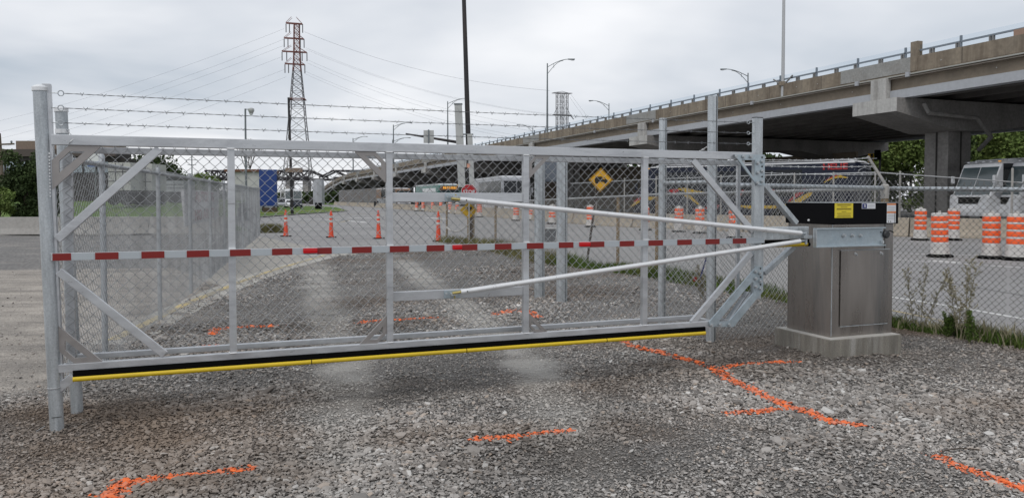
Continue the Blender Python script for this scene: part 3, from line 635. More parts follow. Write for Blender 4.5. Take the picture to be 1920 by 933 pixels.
# right stile, brackets, counterweight frame
a, b_ = gl(1417, 221), gl(1419, 560)
gbar('outer_stile', (XS, 0, a.z), (XS, 0, b_.z), .085, .05, galv, UY)
gbar('stile_flange', (XS+.062, .02, ztop), (XS+.062, .02, b_.z+.1), .04, .05, galv, UY)
gbar('stile_cap', (XS, 0, a.z-.002), (XS, 0, a.z+.006), .09, .055, steel_dark, UY)
gbar('inner_stile', (XS-.06, RO, ztop-.03), (XS-.06, RO, gl(1404, 545, RO).z), .035, .03, alu, UY)
def plate(name, outer, inner, y, mt=zinc, t_=.008):
    f = lambda q: [(gl(u, v, y).x, gl(u, v, y).z) for u, v in q]
    return MB().ringprism(f(outer), f(inner), 'y', y-t_, y+t_).build(name, mt, g_)
up_o = [(1376, 290), (1433, 290), (1433, 347), (1418, 347)]; up_i = [(1389, 300), (1415, 300), (1415, 331), (1411, 331)]
lo_o = [(1329, 603), (1418, 499), (1430, 499), (1430, 545), (1375, 612), (1330, 612)]; lo_i = [(1347, 601), (1409, 528), (1412, 530), (1412, 549), (1367, 601), (1352, 602)]
for y in (-.035, RO+.01):
    pu_, pl_ = plate('corner_plate', up_o, up_i, y), plate('corner_plate', lo_o, lo_i, y)
    if y < 0: PU, PLo = pu_, pl_
bolts = [(1380, 294), (1394, 294), (1408, 294), (1421, 306), (1429, 303), (1421, 324), (1429, 321), (1420, 343), (1429, 340),
         (1334, 609), (1350, 608), (1367, 608), (1417, 509), (1425, 512), (1417, 522), (1426, 527), (1417, 537), (1426, 541)]
holes = [(1429, 295), (1429, 312), (1429, 331), (1426, 503), (1426, 519), (1426, 533)]
for q in bolts:
    p = gl(*q, -.05); mb = MB(); mb.lathe([(.017, 0), (.017, .004), (.011, .004), (.011, .018)], 8)
    o = mb.build('bolt', galv, PU if q[1] < 400 else PLo); o.location = p; o.rotation_euler = (PI/2, 0, 0)
for q in holes:
    p = gl(*q, -.045); o = MB().lathe([(.008, 0), (.008, .003)], 8).build('bolt_hole', ink, PU if q[1] < 400 else PLo); o.location = p; o.rotation_euler = (PI/2, 0, 0)
p, q = gl(1369, 606, .08), gl(1409, 549, .08)
for off in (.05, .13): gbar('sloping_strut', (p.x, off, p.z), (q.x, off, q.z), .07, .035, alu)
p, q = gl(1338, 604, .1), gl(1412, 515, .1); gbar('sloping_strut', (p.x, .1, p.z), (q.x, .1, q.z), .06, .03, zinc)
for q in ((1335, 606), (1372, 606)):
    p = gl(*q, 0); gbar('cross_tube', (p.x, -.03, p.z), (p.x, RO, p.z), .05, .05, alu)
# counterbalance arms running back past the cabinet
p, q = gl(1432, 347, .1), gl(1492, 418, .1); gbar('counterbalance_strut', (p.x, .1, p.z), (q.x, .1, q.z), .045, .06, galv, UY)
p, q = gl(1431, 512, .1), gl(1488, 462, .1); gbar('counterbalance_strut', (p.x, .1, p.z), (q.x, .1, q.z), .045, .06, galv, UY)
ta, tb = gl(1425, 427), gl(1524, 450); zA = ta.z; zB = gl(1470, 448).z; xb_ = gl(1524, 440, -.06).x
mb = MB(); mb.box(((ta.x+xb_)/2, -.0, (zA+zB)/2), (xb_-ta.x, .012, zA-zB)); mb.box(((ta.x+xb_)/2, .03, zA), (xb_-ta.x, .07, .012)); mb.build('pivot_beam', galv, g_, bevel=.003)
MB().box(((ta.x+xb_)/2, -.012, zB-.024), (xb_-ta.x-.01, .02, .04)).build('safety_edge_backing', rubber, g_)
MB().tube((ta.x, -.016, zB-.06), (xb_-.03, -.016, zB-.055), .018, 12).build('safety_edge_tube', yellow, g_, smooth=40)
MB().tube((xb_-.03, -.016, zB-.055), (xb_-.002, -.016, zB-.055), .02, 12).build('safety_edge_cap', rubber, g_, smooth=40)
# lift arms: white galvanized pipes with brass ends
def arm(p1, p2, y0, y1):
    a = gl(*p1, y0); c = gl(*p2, y1); d = (c-a).normalized()
    t_ = MB(); t_.tube(a, c, .0215, 16, .0215); o = t_.build('lift_arm', pipe_w, g_, smooth=40)
    MB().tube(a-d*.07, a, .011, 8).build('arm_rod', brass, g_, smooth=40); MB().tube(c, c+d*.06, .012, 8).build('arm_rod', galv, g_, smooth=40)
    MB().tube(a+d*.05-Vector((0, .024, 0)), a+d*.05-Vector((0, .02, 0)), .006, 6).build('arm_pin', ink, g_)
    return a, c
for p1, p2, z, cx in (((862, 374), (1502, 437), zu, 849), ((864, 547), (1500, 452), zl, 847)):
    arm(p1, p2, -.075, -.105)
    px_ = gl(cx, 370 if z == zu else 552, -.01).x
    MB().box((px_, -.012, z), (.13, .012, .062)).build('arm_bracket', zinc, g_, bevel=.002)
    MB().box((px_+.005, -.045, z+.004), (.05, .06, .02)).build('clevis', galv, g_, bevel=.003)
    MB().tube((px_+.01, -.06, z-.03), (px_+.01, -.06, z+.025), .007, 6).build('clevis_pin', brass, g_)
    for s_ in (-.048, .05): MB().tube((px_+s_, -.018, z+.006), (px_+s_, -.03, z+.006), .009, 6).build('bolt', galv, g_)
p = gl(1513, 444, -.11)
MB().box(p, (.10, .04, .03)).build('clevis', galv, g_, bevel=.004); MB().tube(p+Vector((-.01, 0, -.07)), p+Vector((-.01, 0, .05)), .013, 8).build('clevis_pin', galv, g_, smooth=40)
# lock wire at the upper left
mb = MB(); P_ = [gl(125, 243, .1), gl(127, 247, .1), gl(140, 258, -.02), gl(132, 266, -.03), gl(129, 270, -.03)]; mb.path(P_, .003, 4); mb.build('tie_wire', galv_wire, g_)

# ------------------------------------------------------------------ round posts at the gate
def round_post(name, label, base, r, h, cap=True, lean=(0, 0), rings=(), mt=galv, group=None, grooves=False):
    t_ = thing(name, label, 'post', base, GA, group); t_.rotation_euler = (lean[0], lean[1], GA)
    MB().lathe([(r, -.15), (r, h)], 28).build('pole', mt, t_, smooth=40)
    if grooves:
        for s_ in (-.45, .25): MB().box((r*s_, -r*math.sqrt(1-s_*s_)-.001, h/2), (.006, .004, h-.02)).build('seam', steel_dark if s_ > 0 else galv, t_)
    if cap: MB().lathe([(r+.004, h-.02), (r+.006, h-.02), (r+.006, h+.004), (r*.8, h+.016), (r*.3, h+.024)], 28).build('post_cap', pipe_w, t_, smooth=30)
    for z in rings: MB().lathe([(r+.001, z), (r+.004, z+.002), (r+.004, z+.008), (r+.001, z+.010)], 28).build('band', galv_wire, t_, smooth=30)
    return t_
b0 = G(98, 815); P0 = round_post('gate_post', 'taller galvanized round post standing leftmost of all, at the gate end', ((99-960)/F*(b0.y+.045), b0.y+.045, 0), .0435, 2.34, rings=(.31,), lean=(0, -.026))
MB().box((.01, -.0445, .12), (.06, .003, .004)).build('scribed_mark', ink, P0)
b1 = G(139, 783); P1 = round_post('gate_post', 'shorter galvanized round post just behind the gate end, with a clamp band near its top', ((138-960)/F*(b1.y+.04), b1.y+.04, 0), .041, 2.245, lean=(0, -.030), rings=(.36, .40, 2.04), mt=galv)
MB().lathe([(.042, 2.07), (.046, 2.07), (.046, 2.10), (.042, 2.10)], 28).build('clamp_band', pipe_w, P1, smooth=30)
pb = (b0.x, b0.y); 
mbw = MB(); w0 = Vector((b0.x+.05, b0.y+.03, .36)); w1 = Vector((b1.x-.02, b1.y, .40)); mbw.path([Vector((b0.x-.12, b0.y+.02, .02)), Vector((b0.x-.05, b0.y-.0, .06))], .003, 4); mbw.path([w0, (w0+w1)/2+Vector((0, 0, -.03)), w1], .003, 4)
tag(mbw.build('loose_wire', galv_wire), 'thin loose tie wire strung between the two left gate posts near the ground', 'wire')
def bpost(px, py, pytop, r, label, grooves=False, cap=False):
    b_ = G(px, py); h = AT(px, pytop, b_.y).z; return round_post('receiver_post', label, (b_.x, b_.y+r, 0), r, h, cap, mt=galv, grooves=grooves)
Q1 = bpost(1242, 628, 221, .046, 'galvanized round post behind the gate, just left of the tallest one', True)
Q2 = bpost(1335, 645, 179, .054, 'tallest galvanized post behind the gate near its hinge end', True)
Q3 = bpost(1012, 560, 300, .085, 'thick galvanized post beside the grey box, left one of the pair beyond the gate', True)
Q4 = bpost(1054, 568, 302, .085, 'thick galvanized post in the gravel, right one of the pair beyond the gate', True)
c_ = G(1033, 560); bx = thing('meter_box', 'flat grey steel box hung between the pair of thick posts', 'box', (0, 0, 0))
p = AT(1031, 322, 12.6); MB().box(p, (.22, .10, .33)).build('casing', mat('grey_box_paint', (.13, .15, .18), .5, .2, .1, 3), bx, bevel=.006)
MB().box(p+Vector((0, -.053, 0)), (.19, .006, .29)).build('lid', mat('grey_box_paint', (0, 0, 0)), bx)

# ------------------------------------------------------------------ gate operator cabinet
cb0 = Vector((3.07, 7.37, 0)); op = thing('gate_operator', 'stainless steel gate operator cabinet with black cover standing on a square concrete block', 'gate operator', cb0, GA)
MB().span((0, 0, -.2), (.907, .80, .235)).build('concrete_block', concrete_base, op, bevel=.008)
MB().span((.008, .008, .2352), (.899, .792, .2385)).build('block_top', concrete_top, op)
lx, ly = .097, .113; bw, bd = .788, .61; zc0, zc1 = 1.345, 1.556
MB().span((lx, ly, .239), (lx+bw+.012, ly+bd, zc0+.02)).build('housing', stainless, op, bevel=.006)
CR = .052
COV = MB().span((lx-.02, ly-.02, zc0), (lx+bw+CR, ly+bd+.02, zc1)).build('cover', blackp, op, bevel=.005)
MB().span((lx-.021, ly-.021, zc1+.0005), (lx+bw+CR+.001, ly+bd+.021, zc1+.004)).build('cover_edge', galv, op)
# door, with gap all round
fy = ly
DOOR = MB().span((lx+.115, fy-.012, .345), (lx+bw-.06, fy-.002, 1.085)).build('door', stainless, op, bevel=.003)
MB().span((lx+.105, fy-.022, 1.088), (lx+bw-.05, fy-.001, 1.094)).build('drip_edge', galv, DOOR)
MB().span((lx+.109, fy-.003, .34), (lx+.113, fy-.001, 1.087)).build('door_gap', ink, op)
MB().span((lx+.117, fy-.014, .335), (lx+bw-.062, fy-.004, .342)).build('door_hem', galv, DOOR)
MB().span((lx+bw-.105, fy-.003, 1.095), (lx+bw-.099, fy-.001, zc0)).build('panel_seam', ink, op)
MB().span((lx+.008, fy-.004, .25), (lx+.016, fy-.001, zc0)).build('corner_trim', galv, op)
for x in (lx+.29, lx+.62):
    o = MB().lathe([(.014, 0), (.014, .006), (.008, .006), (.008, .02)], 10).build('door_latch', pipe_w, DOOR, smooth=30); o.location = (x, fy-.011, 1.055); o.rotation_euler = (PI/2, 0, 0)
    MB().span((x+.014, fy-.02, 1.035), (x+.030, fy-.012, 1.052)).build('latch_tab', galv, DOOR)
# labels on the cover
yf = ly-.0205
def stick(name, x0_, x1_, z0_, z1_, mt, lift=0.0):
    global LAB
    o = MB().span((x0_, yf-.002-lift, z0_), (x1_, yf-.0005-lift, z1_)).build(name, mt, op if lift == 0 else LAB)
    if lift == 0: LAB = o
    return o
def ox(px, py, y=0.0):
    r = ray(px, py); o0 = cb0+gn*y; c = Vector((0, 0, EYE)); t_ = (o0-c).dot(gn)/r.dot(gn); q = c+r*t_-cb0; return q.dot(gu), q.z
xa, za = ox(1565, 381, yf); xb, zb = ox(1599, 408, yf)
stick('yellow_label', xa, xb, zb, za, label_y)
wid = xb-xa
for k, (f, ln) in enumerate(((.93, .8), (.86, .72), (.74, .35), (.64, .78), (.58, .8), (.42, .25), (.30, .75), (.17, .7), (.09, .78))):
    zz_ = zb+(za-zb)*f; stick('label_text_line', xa+wid*(.5-ln/2), xa+wid*(.5+ln/2), zz_-.0022, zz_+.0022, mat('brown_ink', (.14, .10, .01), .6), .0015)
xa2, za2 = ox(1616, 381, yf); xb2, zb2_ = ox(1641, 391, yf)
stick('maker_label', xa2, xb2, zb2_, za2, label_w); ML = LAB; stick('maker_logo', xa2+.004, xa2+(xb2-xa2)*.36, zb2_+.004, za2-.004, label_b, .0015)
text('S', .034, label_w, (xa2+(xb2-xa2)*.19, yf-.005, (za2+zb2_)/2), (PI/2, 0, 0), LAB, 'logo_letter', .001)
for f in (.7, .5, .25): stick('label_text_line', xa2+(xb2-xa2)*.45, xa2+(xb2-xa2)*.93, zb2_+(za2-zb2_)*f-.0015, zb2_+(za2-zb2_)*f+.0015, grey_ink, .0015)
xa3, za3 = ox(1663, 381, yf); xb3, zb3 = ox(1679, 417.5, yf)
stick('warning_label', xa3, xb3, zb3, za3, label_w)
H3 = za3-zb3
for f0, f1 in ((.91, .99), (.50, .58)): stick('warning_band', xa3+.001, xb3-.001, zb3+H3*f0, zb3+H3*f1, label_o, .0015)
for f in (.82, .75, .68, .61, .42, .35, .28, .2): stick('label_text_line', xa3+.01, xb3-.012, zb3+H3*f-.002, zb3+H3*f+.002, grey_ink, .0015)
stick('pictogram', xa3+.02, xa3+.026, zb3+.006, zb3+.022, ink, .0015); stick('pictogram', xa3+.045, xa3+.055, zb3+.008, zb3+.018, ink, .0015)
stick('antenna_wire', xb3-.018, xb3-.014, zb3-.04, zb3+H3*.52, ink, .004)
o = MB().lathe([(.011, 0), (.012, .012), (.008, .016)], 10).build('cover_knob', pipe_w, op, smooth=30); o.location = (lx-.0205-.0, ly+.28, zc0+.035); o.rotation_euler = (0, -PI/2, 0)
# lift channel across the front
cxa, cza = ox(1524, 427.5, yf-.06); cxb, czb = ox(1653, 460, yf-.06)
czt = cza; czb = czb; yb0 = yf-.075
mb = MB(); mb.span((cxa, yb0, czb+.01), (cxb, yb0+.01, czt-.01)); mb.span((cxa, yb0-.035, czt-.012), (cxb, yb0+.01, czt)); mb.span((cxa, yb0-.035, czb), (cxb+.005, yb0+.01, czb+.012))
mb.build('lift_channel', zinc, op, bevel=.002); LCH = bpy.data.objects[-1] if False else None
MB().span((cxa-.002, yb0-.034, czb+.013), (cxa+.006, yb0+.009, czt-.013)).build('channel_end', galv, op)
MB().span((lx+.3, yb0+.012, czb+.02), (lx+.5, ly-.003, czt-.02)).build('output_arm', steel_dark, op)
for px in (1581, 1597, 1612):
    x_, z_ = ox(px, 441.5, yb0); mb = MB(); mb.lathe([(.021, 0), (.021, .004), (.013, .005), (.013, .022), (.009, .03)], 10); o = mb.build('bolt', galv, op, smooth=30); o.location = (x_, yb0-.001, z_); o.rotation_euler = (PI/2, 0, 0)
x_, z_ = ox(1646, 444, yb0); o = MB().lathe([(.007, 0), (.007, .003)], 8).build('bolt_hole', ink, op); o.location = (cxb-.03, yb0-.001, czt-.05); o.rotation_euler = (PI/2, 0, 0)
MB().span((cxb-.035, yb0-.03, czb+.02), (cxb-.012, yb0-.002, czb+.05)).build('stop_block', galv, op, bevel=.002)
o = MB().lathe([(.035, 0), (.04, .01), (.04, .03), (.03, .04)], 14).build('cable_gland', steel_dark, op, smooth=30); o.location = (cxb+.03, yb0+.01, (czt+czb)/2+.02); o.rotation_euler = (PI/2, 0, 0)
mb = MB(); mb.path([(cxb+.05, yb0, (czt+czb)/2+.05), (cxb+.09, yb0, (czt+czb)/2+.055), (cxb+.13, yb0-.01, (czt+czb)/2+.035)], .005, 5); mb.build('cable', rubber, op)
# ------------------------------------------------------------------ fences
def fence(label, line, h, post_r, rail_r, mt_post, mt_wire, mt_rail, wr=.0019, W=.075, z0=.03, group=None, n=3, rail=True, posts=None, name='chain_link_fence', midrail=False, over=.01):
    t_ = thing(name, label, 'fence', line[0].copy()); o0 = line[0]
    lz = [p-o0 for p in line]
    hs = h if isinstance(h, list) else [h]*len(line)
    A = []; B = []
    for i, (a, b_) in enumerate(zip(lz[:-1], lz[1:])):
        d = (b_-a).normalized(); nr = Vector((-d.y, d.x, 0))*(-(rail_r+.004))
        x, y = chain(a+nr, b_+nr, z0, (hs[i]+over, hs[i+1]+over), W); A.append(x); B.append(y)
    tag(segs_mesh('chain_link', np.concatenate(A), np.concatenate(B), wr, mt_wire, t_, n), kind='stuff')
    if rail:
        for i, (a, b_) in enumerate(zip(lz[:-1], lz[1:])):
            MB().tube(a+Vector((0, 0, hs[i]-.02)), b_+Vector((0, 0, hs[i+1]-.02)), rail_r, 10).build('top_rail', mt_rail, t_, smooth=40)
            if midrail: MB().tube(a+Vector((0, 0, .12)), b_+Vector((0, 0, .12)), rail_r*.5, 6).build('bottom_rail', mt_rail, t_, smooth=40)
    for (p, hh) in (posts or []):
        q = p-o0; o = MB().lathe([(post_r, -.1), (post_r, hh), (post_r*.5, hh+.02)], 12).build('fence_post', mt_post, t_, smooth=40); o.location = (q.x, q.y, 0)
    return t_
LA, LB = Vector((-3.45, 5.75, 0)), G(487, 441)
ld = (LB-LA).normalized(); LL = (LB-LA).length
lp = [LA+ld*d for d in [1.55+2.9*i for i in range(int(LL/2.9))]]+[LB]
LF = fence('long chain link fence running away from the left gate posts', [LA, LB], [1.93, 2.03], .027, .022, mat('fence_post_steel', (.34, .36, .38), .5, .4, .15, 6), mat('fence_wire_bright', (.33, .34, .35), .5, .35, .5, 1.5), mat('fence_post_steel', (0, 0, 0)), wr=.0018, z0=.03, posts=[(p, 2.0) for p in lp])
# loose barbed strands and outriggers along the top of it
red_print = mat('red_print', (.30, .12, .13), .7, 0, .1, 3)
bn = thing('fence_banner', 'pale banner with faded red lettering tied to the long left fence', 'banner', LA)
sg = LA+ld*10.0-LA; se = LA+ld*16.5-LA; nb = Vector((ld.y, -ld.x, 0))*-.45
mb = MB(); mb.add([sg+nb+Vector((0, 0, 1.05)), se+nb+Vector((0, 0, 1.05)), se+nb+Vector((0, 0, 1.78)), sg+nb+Vector((0, 0, 1.78)), sg+nb*1.03+Vector((0, 0, 1.05)), se+nb*1.15+Vector((0, 0, 1.05)), se+nb*1.15+Vector((0, 0, 1.78)), sg+nb*1.15+Vector((0, 0, 1.78))], [(0, 1, 2, 3), (4, 5, 6, 7), (0, 1, 5, 4), (1, 2, 6, 5), (2, 3, 7, 6), (3, 0, 4, 7)])
mb.build('sheet', mat('banner_sheet', (.50, .50, .52), .7, 0, .1, 1), bn)
ang = math.atan2(ld.y, ld.x)
fr = -(nb.normalized()*.02)
for s_, z, w_ in (('AUTOBUS', 1.62, .40), ('NO ARRET', 1.22, .40)):
    c_ = (sg+se)/2+nb+fr; text(s_, .34, red_print, (c_.x, c_.y, z), (PI/2, 0, ang), bn, 'banner_letters', .004, sx=2.3)
# fence panel tied between the two receiver posts, then the run behind the cabinet
q1 = Q1.location.copy(); q2 = Q2.location.copy(); q1.z = q2.z = 0
CN = G(1655, 612)
fence('short chain link panel between the two tall receiver posts', [q1, q2], 1.80, .02, .024, galv, galv_wire, galv, wr=.0024, z0=-.0, posts=[], over=.09)
FA = fence('chain link fence with three barbed strands behind the operator cabinet', [q2+Vector((.08, .02, 0)), CN], [1.77, 1.75], .03, .027, galv, galv_wire, galv, wr=.0024, z0=.02, posts=[], over=.10)
tn = thing('corner_post', 'tan weathered fence corner post with a leaning steel arm for barbed wire', 'post', CN)
MB().lathe([(.045, -.1), (.045, 1.60)], 14).build('pole', rusty, tn, smooth=40); MB().lathe([(.049, 1.60), (.049, 1.76), (.03, 1.78)], 14).build('cap', galv_old, tn, smooth=40)
MB().bar((0, 0, 1.78), (-.22, .0, 2.12), .03, .03).build('arm', galv_old, tn); MB().lathe([(.05, 1.45), (.052, 1.46), (.052, 1.49)], 14).build('clamp', galv, tn)
for k, (zz_, f) in enumerate(((2.03, 1.0), (1.93, .66), (1.83, .33))):
    a = AT(1432, (300, 311, 324)[k], 8.5); c_ = CN+Vector((-.20+.05*k, 0, 2.10-.1*k))
    o = barbed('barbed_wire', a, c_, .003, None, .01, .14, pipe_w); tag(o, ('topmost', 'middle', 'lowest')[k]+' bright barbed strand running from the gate end to the leaning fence arm', 'barbed wire', 'barbed strands behind the cabinet')
# tangle of wire ends at the arm
mb = MB(); r_ = random.Random(4)
for k in range(16):
    c_ = CN+Vector((-.25+r_.uniform(-.14, .1), r_.uniform(-.03, .03), 2.0+r_.uniform(-.1, .12))); mb.tube(c_, c_+Vector((r_.uniform(-.10, .10), r_.uniform(-.03, .03), r_.uniform(-.03, .05))), .003, 4)
tag(mb.build('wire_tangle', galv_wire), 'tangle of twisted wire ends at the tip of the leaning arm', 'wire')
tag(barbed('barbed_wire', q1+Vector((.0, 0, 1.99)), q2+Vector((-.05, 0, 2.17)), .0045, None, .03, .06, pipe_w), 'thick twisted barbed strand sloping up between the two receiver posts', 'barbed wire')
# old fence along the road
FBr = FB[::-1]
fbp = []
for a, b_ in zip(FBr[:-1], FBr[1:]):
    n = max(1, round((b_-a).length/2.9))
    for k in range(n): fbp.append((a.lerp(b_, k/n), 1.62))
hB = [1.42, 1.44, 1.60, 1.66, 1.70, 1.73, 1.74, 1.73, 1.72]
fence('old chain link fence with tan posts along the edge of the road', FBr[:7], hB[:7], .035, .024, rusty, galv_old, galv_wire, wr=.002, z0=.03, posts=[p for p in fbp if p[0].y > 12.6])
fence('near end of the roadside chain link fence, right of the cabinet', [FB[2], FB[1], FB[0]], [1.745, 1.715, 1.70], .035, .027, rusty, mat('fence_wire_dark', (.17, .165, .155), .5, .3, .3, 3), galv, wr=.0025, z0=.03, posts=[], over=.07)
fence('roadside fence section hidden behind the cabinet', [FB[3], FB[2]], [1.73, 1.745], .035, .024, rusty, galv_old, galv_wire, wr=.002, z0=.03, posts=[])
# rope and hanging chain between far posts
mb = MB(); a, c_ = Vector((-2.4, 28.2, .55)), Vector((-1.6, 27.6, .65)); P_ = [a.lerp(c_, i/8)+Vector((0, 0, -.8*(i/8)*(1-i/8))) for i in range(9)]; mb.path(P_, .03, 6)
tag(mb.build('rope', white_p), 'sagging white rope tied between two tan fence posts beyond the gate', 'rope')
# tall distant fence of the coach park
D1, D2 = Vector((15.0, 34.5, 0)), Vector((24.6, 30.0, 0))
FZ = fence('tall chain link fence in front of the two white coaches', [AT(1645, 400, 34.5)*1.0, Vector((24.8, 29.5, 0))], 2.78, .045, .03, galv_old, mat('thin_dark_wire', (.13, .135, .13), .6, .3, .2, 2), galv_wire, wr=.0024, z0=.1, posts=[(G(1686, 439), 2.8), (Vector((20.4, 31.4, 0)), 2.82)])
FZ.location.z = 0
f2 = [AT(1640, 400, 34.6), AT(1420, 400, 38), AT(1230, 400, 43), AT(1070, 400, 51)]
for p in f2: p.z = 0
f2p = []
for a, b_ in zip(f2[:-1], f2[1:]):
    for k in range(3): f2p.append((a.lerp(b_, k/3), 2.8))
fence('tall chain link fence along the coach park beside the navy coach', f2, [2.78, 2.75, 2.7, 2.6], .04, .03, galv_old, mat('thin_dark_wire', (0, 0, 0)), galv_wire, wr=.0022, z0=.85, W=.10, posts=f2p, rail=True)
# ------------------------------------------------------------------ concrete barriers
def barrier_proto(mt):
    P = [(-.30, 0), (-.30, .08), (-.20, .33), (-.10, .80), (-.075, .81), (.075, .81), (.10, .80), (.20, .33), (.30, .08), (.30, 0)]
    return MB().prism(P, 'x', .02, 3.58).build('concrete_barrier', mt, bevel=.01, norm=True)
def barrier_row(line, mt, label, group, near=None):
    pr = barrier_proto(mt); me = pr.data; bpy.data.objects.remove(pr); L_ = 3.6
    d = [0]
    for a, b_ in zip(line[:-1], line[1:]): d.append(d[-1]+(b_-a).length)
    s = 0; i = 0; out_ = []
    def at(s):
        for k in range(len(d)-1):
            if s <= d[k+1]: return line[k].lerp(line[k+1], (s-d[k])/(d[k+1]-d[k]))
        return None
    while s+L_ < d[-1]:
        a, b_ = at(s), at(s+L_); o = bpy.data.objects.new('concrete_barrier', me); COL.objects.link(o)
        o.location = (a.x+random.uniform(-.02, .02), a.y+random.uniform(-.02, .02), -.02); o.rotation_euler = (0, 0, math.atan2(b_.y-a.y, b_.x-a.x)+random.uniform(-.006, .006)); o.scale = ((b_-a).length/L_, 1, 1)
        c0_ = (a+b_)/2; pxc = 960+F*c0_.x/c0_.y; lb_ = label
        for q_ in (near or []):
            if q_[2] is None and q_[0] <= pxc < q_[1]: q_[2] = 1; lb_ = q_[3]; break
        tag(o, lb_, 'barrier', group); s += L_; out_.append(o)
    return out_
BL = [Vector(p) for p in ((26, 26.8, 0), (17.3, 31.8, 0), (11.6, 36.6, 0), (5.8, 44, 0), (-.9, 64, 0), (-9, 91, 0), (-20.8, 128, 0), (-44, 190, 0))]
bs = barrier_row(BL, tanb, 'tan concrete barrier section in the long row in front of the coaches', 'concrete barriers along the far side of the road', [[1800, 1905, None, 'tan concrete barrier section below the front wheel of the white coach'], [1690, 1800, None, 'tan concrete barrier section at the foot of the pier column, behind two barrels'], [1440, 1560, None, 'tan concrete barrier section seen just left of the black cabinet cover'], [1330, 1440, None, 'tan concrete barrier section crossed by the gate outer stile'], [1255, 1330, None, 'tan concrete barrier section behind the two barrels between the receiver posts'], [1150, 1255, None, 'tan concrete barrier section right of the leaning truck sign post'], [1060, 1150, None, 'tan concrete barrier section behind the leaning truck sign post'], [1000, 1060, None, 'tan concrete barrier section behind the pair of thick round posts']])
barrier_row([Vector((-34, 32, 0)), Vector((-15.0, 34.5, 0)), Vector((-11.8, 34.4, 0))], greyb, 'grey concrete barrier section in the row left of the gate', 'grey concrete barriers on the left')
# ------------------------------------------------------------------ traffic barrels
def barrel():
    t_ = thing('traffic_barrel', '', 'traffic barrel')
    MB().lathe([(.33, 0), (.34, .03), (.31, .06), (.24, .09)], 10).build('rubber_foot', rubber, t_)
    BD = MB().lathe([(.245, .09), (.235, .14), (.225, .36), (.205, .37), (.205, 1.17), (.20, 1.195), (.17, 1.205)], 22).build('body', white_p, t_, smooth=40)
    for z in (.43, .62, .81, 1.0): MB().lathe([(.2065, z-.01), (.211, z-.006), (.209, z+.118), (.2065, z+.122)], 22).build('orange_band', orange, BD, smooth=40)
    for z in (.385, .575, .765, .955): MB().lathe([(.2065, z), (.214, z+.004), (.2065, z+.02)], 22).build('ridge', white_v, BD, smooth=40)
    MB().box((0, 0, 1.235), (.14, .04, .06)).build('handle', white_p, t_, bevel=.012)
    return t_
bp_ = barrel(); freeze()
BAR = [((1732, 451), 'leftmost barrel right of the cabinet, standing against the tan barrier'), ((1773, 483), 'large near barrel overlapping another one behind it, right of the cabinet'), ((1794, 451), 'barrel half hidden behind the large near barrel right of the cabinet'), ((1871, 486), 'large near barrel below the wheel of the white coach'), ((1917, 489), 'large near barrel cut by the right edge of the photo'),
       ((1381, 447), 'barrel seen just left of the gate outer stile'), ((1315, 438), 'barrel just left of the tallest receiver post'), ((1275, 435), 'barrel between the two tall receiver posts'), ((1212, 432), 'barrel half hidden by the rightmost gate upright'), ((1108, 426), 'barrel just below the yellow truck sign'),
       ((1035, 420), 'barrel between the pair of thick round posts'), ((996, 413), 'barrel just right of the third gate upright'), ((967, 414), 'barrel just left of the third gate upright'), ((899, 407), 'barrel right of the small yellow sign'), ((857, 401), 'sixth barrel from the left, under the upper arm bracket'), ((844, 400), 'fifth barrel from the left, beside the grey fence post'), ((826, 398), 'fourth barrel from the left, behind the orange post'), ((811, 397), 'third barrel from the left under the arm channel'), ((793, 396), 'second barrel from the left under the arm channel'), ((781, 395.5), 'leftmost of the small barrels under the arm channel')]
for i, (q, lb) in enumerate(BAR):
    o = bp_ if i == 0 else copy_tree(bp_); g = G(*q); o.location = (g.x, g.y+.28, 0); o.rotation_euler = (random.uniform(-.035, .035), random.uniform(-.035, .035), random.uniform(0, 6)); tag(o, lb, 'traffic barrel', 'orange and white traffic barrels')
# orange delineator posts
def cone():
    t_ = thing('delineator_post', '', 'delineator')
    MB().prism([(-.20, -.14), (-.14, -.20), (.14, -.20), (.20, -.14), (.20, .14), (.14, .20), (-.14, .20), (-.20, .14)], 'z', 0, .035).build('rubber_base', rubber, t_, bevel=.008)
    MB().lathe([(.13, .035), (.105, .05), (.095, .10), (.07, .55), (.06, .98), (.03, 1.0)], 16).build('body', orange_f, t_, smooth=40)
    for z, r in ((.62, .072), (.80, .068)): MB().lathe([(r-.004, z), (r, z+.004), (r-.002, z+.09), (r-.006, z+.094)], 16).build('reflective_collar', white_p, t_, smooth=40)
    MB().lathe([(.03, 1.0), (.045, 1.02), (.045, 1.05), (.02, 1.08), (.03, 1.1), (.02, 1.13)], 12).build('knob', orange_f, t_, smooth=40)
    return t_
cp_ = cone(); freeze()
for i, (q, lb) in enumerate((((536, 443), 'leftmost orange delineator post, near the blue sign'), ((621, 445), 'second orange delineator post from the left, in front of the lawn'), ((710, 447), 'faded orange delineator post just left of the second gate upright'), ((822, 452), 'orange delineator post with a yellow tape tied to it, right of the second gate upright'))):
    o = cp_ if i == 0 else copy_tree(cp_); g = G(*q); o.location = g; o.rotation_euler = (0, random.uniform(-.03, .03), random.uniform(0, 3)); tag(o, lb, 'delineator', 'orange delineator posts')
g = G(822, 452); mb = MB(); mb.bar((g.x+.06, g.y-.02, .98), (g.x+.14, g.y-.03, .82), .04, .004); mb.bar((g.x+.14, g.y-.03, .82), (g.x+.10, g.y-.03, .68), .03, .004)
tag(mb.build('warning_tape', yel_g), 'strip of yellow tape hanging from an orange delineator post', 'tape')
# ------------------------------------------------------------------ overpass
OD = Vector((-.347, .938, 0)).normalized(); ON = Vector((OD.y, -OD.x, 0))  # along the deck, and across it away from the camera
OO = Vector((25.3, 38, 0)); OA = math.atan2(OD.y, OD.x)
ov = thing('overpass', 'long concrete road overpass on piers crossing behind the coaches', 'overpass', OO, OA)
